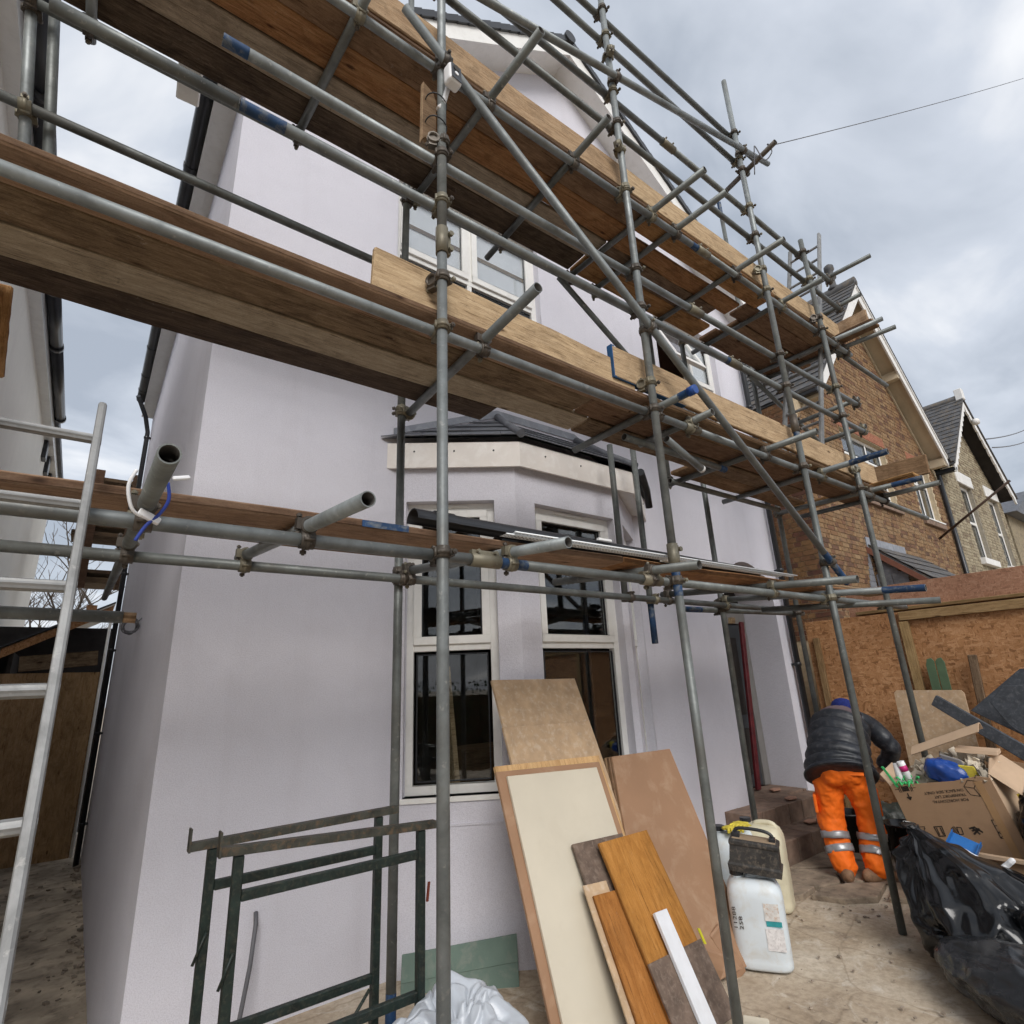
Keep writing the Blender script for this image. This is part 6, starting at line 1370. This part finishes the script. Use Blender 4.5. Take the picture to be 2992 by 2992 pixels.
for k,(x,z,r_) in enumerate(((-.235,.075,-.06),(-.19,.085,-.22))):
    t=empty('sealant_tube',CP(x,.05,z),['left white sealant cartridge sticking out of the rubbish box','right white sealant cartridge with a pink mark in the rubbish box'][k],'cartridge'); mw=Matrix.Translation(CP(x,.05,z))@Matrix.Rotation(r_,4,'X')@Matrix.Rotation(.1-.25*k,4,'Y')@Matrix.Rotation(pi,4,'X')
    m=MB(); m.lathe([(.024,-.06),(.026,-.058),(.026,.06),(.010,.072)],(0,0,0),'z',20); link('body',m.mesh('body',M_WHITEP),t,mw); m=MB(); m.lathe([(.010,.072),(.004,.13)],(0,0,0),'z',12); link('nozzle',m.mesh('nozzle',M_WHITEP),t,mw)
    if k: m=MB(); m.lathe([(.0264,-.03),(.0264,.01)],(0,0,0),'z',20); link('pink_band',m.mesh('pink_band',m_plain('pink_print',(.50,.02,.16),.5)),t,mw)
gn=empty('green_net',CP(-.24,.03,.0),'bright green plastic netting and stick at the left of the rubbish box','netting')
m=MB(); m.obox(CP(-.29,.0,.06),bxr*.008,bdp*.004,bup*.075-bxr*.02); m.build('stick',M_LIME,gn)
m=MB()
for k in range(26):
    p=CP(-.26+.14*rr.random(),.0+.05*rr.random(),-.02+.05*rr.random()); q=p+Vector((rr.uniform(-.03,.03),rr.uniform(-.03,.03),rr.uniform(-.04,.03))); m.sweep([p,p.lerp(q,.5)+Vector((0,0,.012)),q],.006,5)
m.build('net',M_LIME,gn)
m=MB(); m.obox(CP(.13,.10,.03),bxr*.055-bup*.03,bdp*.006+bup*.002,bup*.09-bxr*.01); thing(m,'grey_panel',m_plain('grey_laminate',(.20,.19,.19),.6),'grey laminate offcut standing in the rubbish box','panel',.002)
m=MB(); m.obox(CP(.20,.06,.005),bxr*.045-bup*.012,bdp*.005,bup*.055); thing(m,'yellow_cloth',M_YELLOW,'yellow packet tucked at the right of the rubbish box','packet',.004)
m=MB(); m.obox(CP(.24,.30,.10),bxr*.12-bup*.03,bdp*.05,bup*.012+bdp*.01); thing(m,'torn_card',M_CARD2,'torn cream cardboard piece at the back of the rubbish box','cardboard',.003)
# lower box, dustpan, foam offcuts
lb=empty('lower_box',(5.1,1.4,0),'brown cardboard box under the rubbish bags at the right edge','box')
for a_,b_,m_ in (((4.92,.75,0),(4.926,1.72,.40),M_CARD),((4.926,.75,0),(5.5,.756,.44),M_CARD),((4.926,1.714,0),(5.5,1.72,.36),M_CARD),((5.494,.756,0),(5.5,1.714,.42),M_CARD)): boxpart('panel',a_,b_,m_,lb)
boxpart('rim_fold',(4.88,.80,.40),(4.925,1.70,.42),M_CARD2,lb)
dp=empty('dustpan',(4.86,1.60,.42),'bright blue plastic dustpan behind the black refuse bag','dustpan'); mw=frame((4.84,1.60,.455),(0,-1,-.35),None,(-.5,.1,.8))
m=MB(); m.box((-.08,-.06,-.004),(.08,.08,.0)); m.box((-.08,-.06,0),(-.074,.07,.04)); m.box((.074,-.06,0),(.08,.07,.04)); m.box((-.074,-.06,0),(.074,-.052,.05)); link('pan',m.mesh('pan',M_BLUEP,.003),dp,mw)
m=MB(); m.sweep([(0,-.06,.03),(0,-.12,.045),(0,-.18,.05)],.014,10); link('handle',m.mesh('handle',M_BLUEP),dp,mw)
for i,(p,d,L,wd) in enumerate((((4.66,1.50,.46),(.2,-1,-.6),.10,.022),((4.55,1.32,.45),(.3,-1,.9),.15,.03),((4.5,1.12,.47),(.2,-.55,1),.30,.045))):
    board('foam_offcut',p,d,(-1,0,.2),L,wd,.02,M_WHITEP,['small white plastic offcut tucked behind the black bag','stubby white plastic offcut sticking up from the black bag','long pale plastic offcut sticking up at the right edge'][i],'offcut')
m=MB(); m.obox((5.75,1.50,.80),(0,.17,.03),(.006,0,0),(.0,-.02,.10)); ccb=thing(m,'card_panel',M_CARD,'brown cardboard panel with red printing under the grey slabs','cardboard')
for k in range(9): boxpart('red_print',(5.738,1.60-.022*k,.80-.006*k),(5.7425,1.586-.022*k,.812-.006*k),M_RINK,ccb)
cl=bagmesh('clear_bag',.18,.2,.34,41,fold=.2,nu=60,nv=40); tag(link('clear_bag',cl.mesh('clear_bag',m_plain('grey_film',(.22,.23,.24),.3,var=.3,scale=6)),None,Matrix.Translation((5.55,1.28,.46))),'grey film bag with a yellow label at the right edge','bag')
m=MB(); m.obox((5.36,1.34,.66),(0,.075,-.015),(.003,0,0),(.0,.02,.07)); thing(m,'yellow_label',m_plain('yellow_paper',(.50,.40,.04),.6,var=.15),'yellow paper label on the grey film bag','label')
# grey slabs, panel, strips
def slab(name,pts,X,t,mat,label,tilt=.25,cat='slab'):
    m=MB(); m.prism([(X+tilt*(z-.6),y,z) for y,z in pts],(t,0,-tilt*t*.3)); return thing(m,name,mat,label,cat,.004)
slab('foam_slab',[(1.98,1.28),(1.93,1.36),(1.25,.86),(1.30,.76)],6.0,.05,M_SLAB,'long narrow dark grey slab propped across the others',.1)
slab('foam_slab',[(1.86,1.20),(1.62,1.40),(1.44,1.55),(1.0,1.58),(.95,.85),(1.40,.93)],6.5,.06,M_SLAB,'large dark grey slab behind, leaning at the right',.2)
slab('foam_slab',[(1.62,1.29),(1.50,1.42),(.95,1.43),(.95,.72),(1.30,.90),(1.52,1.10)],6.2,.07,M_SLAB,'broken dark grey slab in front of the large one',.15)
m=MB(); m.prism([(0,-.32,0),(0,.30,0),(0,.30,1.37),(0,.27,1.395),(0,-.30,1.37),(0,-.32,1.34)],(.012,0,0)); o=link('hardboard_panel',m.mesh('hardboard_panel',M_CHIP,.002),None,Matrix.Translation((6.86,2.265,0))@Matrix.Rotation(radians(7),4,'Y')@Matrix.Rotation(-.03,4,'X')); tag(o,'brown hardboard panel leaning on the hoarding behind the standard','panel')
for i,y in enumerate((2.255,2.165)): 
    m=MB(); m.prism([(7.17,y-.04,.7),(7.17,y+.04,.7),(7.17,y+.04,1.62+.03*i),(7.17,y+.02,1.68),(7.17,y-.02,1.69),(7.17,y-.04,1.66-.02*i)],(.012,0,0)); thing(m,'green_strip',M_GREENST,['left one of two green strips leaning on the hoarding','right one of two green strips leaning on the hoarding'][i],'strip',.002)
board('batten',(7.16,1.90,1.25),(.02,-.05,1),(-1,0,0),.9,.075,.03,M_W_OLD,'weathered grey batten leaning upright on the hoarding','batten')
# buckets and dark sacks by the worker
def bucket(c,r,h,mat,label):
    t=empty('bucket',c,label,'bucket'); m=MB(); m.lathe([(r*.78,0),(r*.98,h*.96),(r*1.06,h*.96),(r*1.06,h),(r*.95,h),(r*.75,.01)],c,'z',26); m.build('body',mat,t)
    m=MB(); m.sweep([(c[0]+r*cos(a),c[1]+r*.25*sin(a),c[2]+h-.12*sin(a)) for a in [pi*i/14 for i in range(15)]],.004,6); m.build('handle',M_TUBE2,t)
bucket((5.95,2.85,0),.16,.34,M_BLACK,'black bucket by the pier in front of the bent worker'); bucket((5.72,2.28,0),.15,.36,M_BAG,'black bucket behind the right standard beside the worker')
bag('rubble_sack',(6.15,2.62,0),.26,.22,.40,51,m_bag('dark_green_sack',(.02,.025,.02),.5,.5),'dark rubble sack on the ground in front of the worker',.4,fold=.2,nu=60,nv=40)
boxpart('concrete_block',(6.3,2.2,0),(6.62,2.42,.62),M_PAVE,None,.01); tag(bpy.data.objects['concrete_block'],'dirty concrete block standing behind the rubbish box','block')

# ------------------------------------------------------------------ the worker, bent over with his back to the viewer
wk=empty('person',(5.27,2.49,0),'person in dark quilted jacket, orange work trousers and blue hat bending by the porch','person')
WF=Vector((.905,.426,0)); WL=Vector((-.426,.905,0)); WO=Vector((5.25,2.49,0))
Wp=lambda f,l,z:WO+WF*f+WL*(l-(.24*max(0,f) if z>.7 else 0))+Vector((0,0,z))
def capsule(m,pts,rad,seg=16,upv=None):
    pts=[Vector(p) for p in pts]; rad=[(r,r) if not isinstance(r,tuple) else r for r in rad]
    P=[];R=[]; d0=(pts[0]-pts[1]).normalized(); d1=(pts[-1]-pts[-2]).normalized()
    for k in (0,.3,.7): P.append(pts[0]+d0*max(rad[0])*cos(pi/2*k) ); R.append(tuple(max(.004,q*sin(pi/2*k)) for q in rad[0]))
    P+=pts; R+=rad
    for k in (.7,.3,0): P.append(pts[-1]+d1*max(rad[-1])*cos(pi/2*k)); R.append(tuple(max(.004,q*sin(pi/2*k)) for q in rad[-1]))
    m.sweep(P,R,seg,upv=upv)
def remesh(o,vox,sm=6,disp=0,size=.06,seed=0):
    r=o.modifiers.new('remesh','REMESH'); r.mode='VOXEL'; r.voxel_size=vox; r.use_smooth_shade=True
    s=o.modifiers.new('smooth','SMOOTH'); s.factor=.5; s.iterations=sm
    if disp:
        t=bpy.data.textures.new('wrinkle','CLOUDS'); t.noise_scale=size; t.noise_depth=3; t.noise_type='SOFT_NOISE'
        d=o.modifiers.new('wrinkles','DISPLACE'); d.texture=t; d.strength=disp; d.mid_level=.5; d.texture_coords='LOCAL'
M_HIVIS=m_plain('orange_hivis',(.86,.155,.006),.75,var=.06,scale=7,bump=.25,dirt=(.55,.12,.02),dirtamt=.3)
M_QUILT=m_plain('dark_quilt',(.016,.019,.025),.45,var=.3,scale=12,bump=.2,dirt=(.10,.10,.105),dirtamt=.45)
M_YOKE=m_plain('mauve_yoke',(.135,.095,.105),.7,var=.25,scale=9,bump=.2)
M_BAND=m_plain('reflective_band',(.32,.32,.33),.35,.3,var=.12,scale=14)
M_BOOT=m_plain('tan_boot',(.24,.135,.075),.75,var=.3,scale=14,bump=.3,dirt=(.07,.045,.03),dirtamt=.5)
hipc=Wp(-.02,0,.80)
LEG={1:[Wp(.0,.095,.78),Wp(.03,.125,.60),Wp(.035,.135,.43),Wp(-.01,.125,.25),Wp(-.06,.10,.125)],-1:[Wp(.0,-.095,.78),Wp(.035,-.125,.60),Wp(.04,-.14,.43),Wp(.0,-.135,.25),Wp(-.05,-.12,.125)]}
# body underneath (one continuous figure)
m=MB()
for s in (1,-1):
    capsule(m,LEG[s],[.070,.062,.050,.045,.036]); 
    e_=.33 if s<0 else .22; a=[Wp(.41,.17*s,1.15),Wp(.44,e_*s,.95),Wp(.60,.20*s,.76)]; capsule(m,a,[.055,.042,.032])
spine=[Wp(-.02,0,.80),Wp(.08,0,.95),Wp(.24,0,1.08),Wp(.40,0,1.17)]
capsule(m,spine,[(.10,.08),(.12,.09),(.15,.10),(.14,.08)],upv=WL)
capsule(m,[Wp(.42,0,1.18),Wp(.52,0,1.22)],[.055,.052]); capsule(m,[Wp(.55,0,1.225),Wp(.60,0,1.215)],[(.072,.088),(.070,.085)],upv=WL)
# hands with separate fingers
for s in (1,-1):
    wr=Wp(.60,.20*s,.76); hd_=(WF*.35+Vector((0,0,-1))-WL*s*.15).normalized(); sd=WF.cross(hd_).normalized()*s; pm_=wr+hd_*.055
    capsule(m,[wr,pm_],[(.030,.018),(.040,.016)],10,upv=sd)
    for k,(o_,L) in enumerate(((-.030,.062),(-.010,.075),(.010,.070),(.030,.052))):
        b=pm_+hd_*.03+sd*o_; capsule(m,[b,b+hd_*L*.5+WF*.006,b+hd_*L*.85+WF*.028],[.0085,.008,.007],8)
    b=wr+hd_*.02-sd*.035; capsule(m,[b,b-sd*.022+hd_*.028,b-sd*.028+hd_*.06],[.010,.009,.008],8)
bd=m.build('body',M_SKIN,wk); remesh(bd,.007,2)
# head details: ears and nose
m=MB()
for s in (1,-1): capsule(m,[Wp(.545,.078*s,1.215),Wp(.56,.085*s,1.24)],[.014,.012],8)
capsule(m,[Wp(.668,0,1.215),Wp(.682,0,1.195)],[.012,.014],8); m.build('ears_and_nose',M_SKIN,wk)
# trousers
m=MB()
for s in (1,-1): capsule(m,LEG[s],[(.128,.122),(.114,.110),(.100,.098),(.098,.095),(.095,.092)],20)
capsule(m,[Wp(-.05,.07,.80),Wp(-.05,-.07,.80)],[.125,.125],20); capsule(m,[Wp(.02,.06,.88),Wp(.02,-.06,.88)],[.115,.115],20)
trs=m.build('trousers',M_HIVIS,wk); remesh(trs,.010,4,.060,.12)
for s in (1,-1):   # reflective bands, two per leg, pocket flaps
    for z0,z1 in ((.285,.335),(.185,.235)):
        m=MB(); A,B=LEG[s][2],LEG[s][3]; C=LEG[s][4]
        def legp(z): 
            a,b=(A,B) if z>B.z else (B,C); t=(a.z-z)/(a.z-b.z); return a.lerp(b,t)
        pts=[legp(z0+(z1-z0)*i/3) for i in range(4)]; m.sweep(pts,[.1065]*4,26,cap=False); ob_=m.build('reflective_band',M_BAND,trs)
        sol=ob_.modifiers.new('solid','SOLIDIFY'); sol.thickness=.004; tx=bpy.data.textures.new('bandwrinkle','CLOUDS'); tx.noise_scale=.08; dm=ob_.modifiers.new('wrinkles','DISPLACE'); dm.texture=tx; dm.strength=.022; dm.mid_level=.5
m=MB(); c=Wp(-.165,-.11,.80); m.obox(c,WL*.055,Vector((0,0,.014))+WF*.004,WF*.006); m.build('pocket_flap',M_HIVIS,trs,.004)
m=MB(); c=Wp(-.02,-.232,.55); m.obox(c,WF*.06,Vector((0,0,.07)),WL*.012); m.build('cargo_pocket',M_HIVIS,trs,.008,2)
m=MB(); c=Wp(-.02,.228,.55); m.obox(c,WF*.06,Vector((0,0,.07)),WL*.012); m.build('cargo_pocket',M_HIVIS,trs,.008,2)
# quilted jacket: sections along the bent spine with stitched rolls
m=MB(); sp=crom([Wp(-.085,0,.755),Wp(-.03,0,.83),Wp(.07,0,.955),Wp(.21,0,1.075),Wp(.35,0,1.16),Wp(.46,0,1.195)],14); N_=len(sp)
key=[(0,(.250,.215)),(.15,(.238,.200)),(.4,(.208,.172)),(.65,(.208,.165)),(.85,(.19,.140)),(.95,(.13,.10)),(1,(.085,.075))]
rads=[];mi_=[]
for i in range(N_):
    t=i/(N_-1)
    for (t0,a),(t1,b) in zip(key[:-1],key[1:]):
        if t0<=t<=t1: q=(t-t0)/(t1-t0); r=(a[0]+(b[0]-a[0])*q,a[1]+(b[1]-a[1])*q); break
    qz=abs(sin(pi*t*8.2)); puff=.045*(qz**.5) if t<.72 else .006
    rads.append((r[0]-.012+puff,r[1]-.012+puff)); mi_.append(0 if t<.70 else 1)
m.sweep(sp,rads,40,upv=WL,mis=mi_)
jk=m.build('jacket',[M_QUILT,M_YOKE],wk)
tx=bpy.data.textures.new('quiltwrinkle','CLOUDS'); tx.noise_scale=.10; tx.noise_depth=3; dm=jk.modifiers.new('wrinkles','DISPLACE'); dm.texture=tx; dm.strength=.022; dm.mid_level=.5
for s in (1,-1):
    m=MB(); q_=1 if s<0 else .62; path=crom([Wp(.36,.11*s,1.165),Wp(.43,.20*s*(q_*.3+.7),1.11),Wp(.44,.28*s*q_,1.0),Wp(.45,.325*s*q_,.93),Wp(.51,.28*s*q_,.85),Wp(.585,.215*s*(q_*.3+.7),.775)],7); n=len(path)
    rr_=[.092-.034*(i/(n-1))+.006*abs(sin(i*.55)) for i in range(n)]; m.sweep(path,rr_,18); sv=m.build('sleeve',M_QUILT,jk)
    dm=sv.modifiers.new('wrinkles','DISPLACE'); dm.texture=tx; dm.strength=.025; dm.mid_level=.5
m=MB(); m.sweep(crom([Wp(.455,.085*cos(a),1.20+.075*sin(a)) for a in [2*pi*i/12 for i in range(13)]],2),.020,8); m.build('collar',M_YOKE,jk)
# beanie
M_HAT=m_plain('blue_knit',(.012,.022,.15),.9,var=.25,scale=40,bump=.5)
m=MB(); hc=Wp(.555,.01,1.262); prof=[(.0955,-.045),(.099,-.02),(.0985,.0),(.094,.03),(.080,.06),(.052,.083),(.012,.094)]
m.lathe(prof,(0,0,0),'z',28); zax=(WF*-.30+Vector((0,0,1))).normalized(); link('beanie',m.mesh('beanie',M_HAT),wk,frame(hc,WF,None,zax))
m=MB(); m.lathe([(.0965,-.058),(.101,-.055),(.1025,-.03),(.0995,-.022)],(0,0,0),'z',28); link('beanie_cuff',m.mesh('beanie_cuff',M_HAT),wk,frame(hc,WF,None,zax))
# boots
for s,yawb in ((1,.15),(-1,-.95)):
    an=LEG[s][4]; d=(WF*cos(yawb)+WL*sin(yawb)); sd=Vector((-d.y,d.x,0)); base=Vector((an.x,an.y,0))
    m=MB(); pts=[base-d*.075+Vector((0,0,.055)),base-d*.04+Vector((0,0,.06)),base+d*.05+Vector((0,0,.055)),base+d*.13+Vector((0,0,.042)),base+d*.18+Vector((0,0,.035))]
    capsule(m,pts,[(.046,.055),(.050,.060),(.050,.054),(.052,.042),(.042,.032)],18,upv=sd); capsule(m,[base+Vector((0,0,.07))-d*.02,base+Vector((0,0,.15))-d*.02],[.046,.048],16)
    bt=m.build('boot',M_BOOT,wk); remesh(bt,.008,3)
    m=MB(); out=[(-.115,.0),(-.10,.036),(-.02,.040),(.06,.046),(.15,.046),(.20,.03),(.215,0),(.20,-.03),(.15,-.046),(.06,-.046),(-.02,-.040),(-.10,-.036)]
    m.prism([base+d*a+sd*b+Vector((0,0,.002)) for a,b in out],(0,0,.022)); m.build('sole',M_STEP,bt,.004)
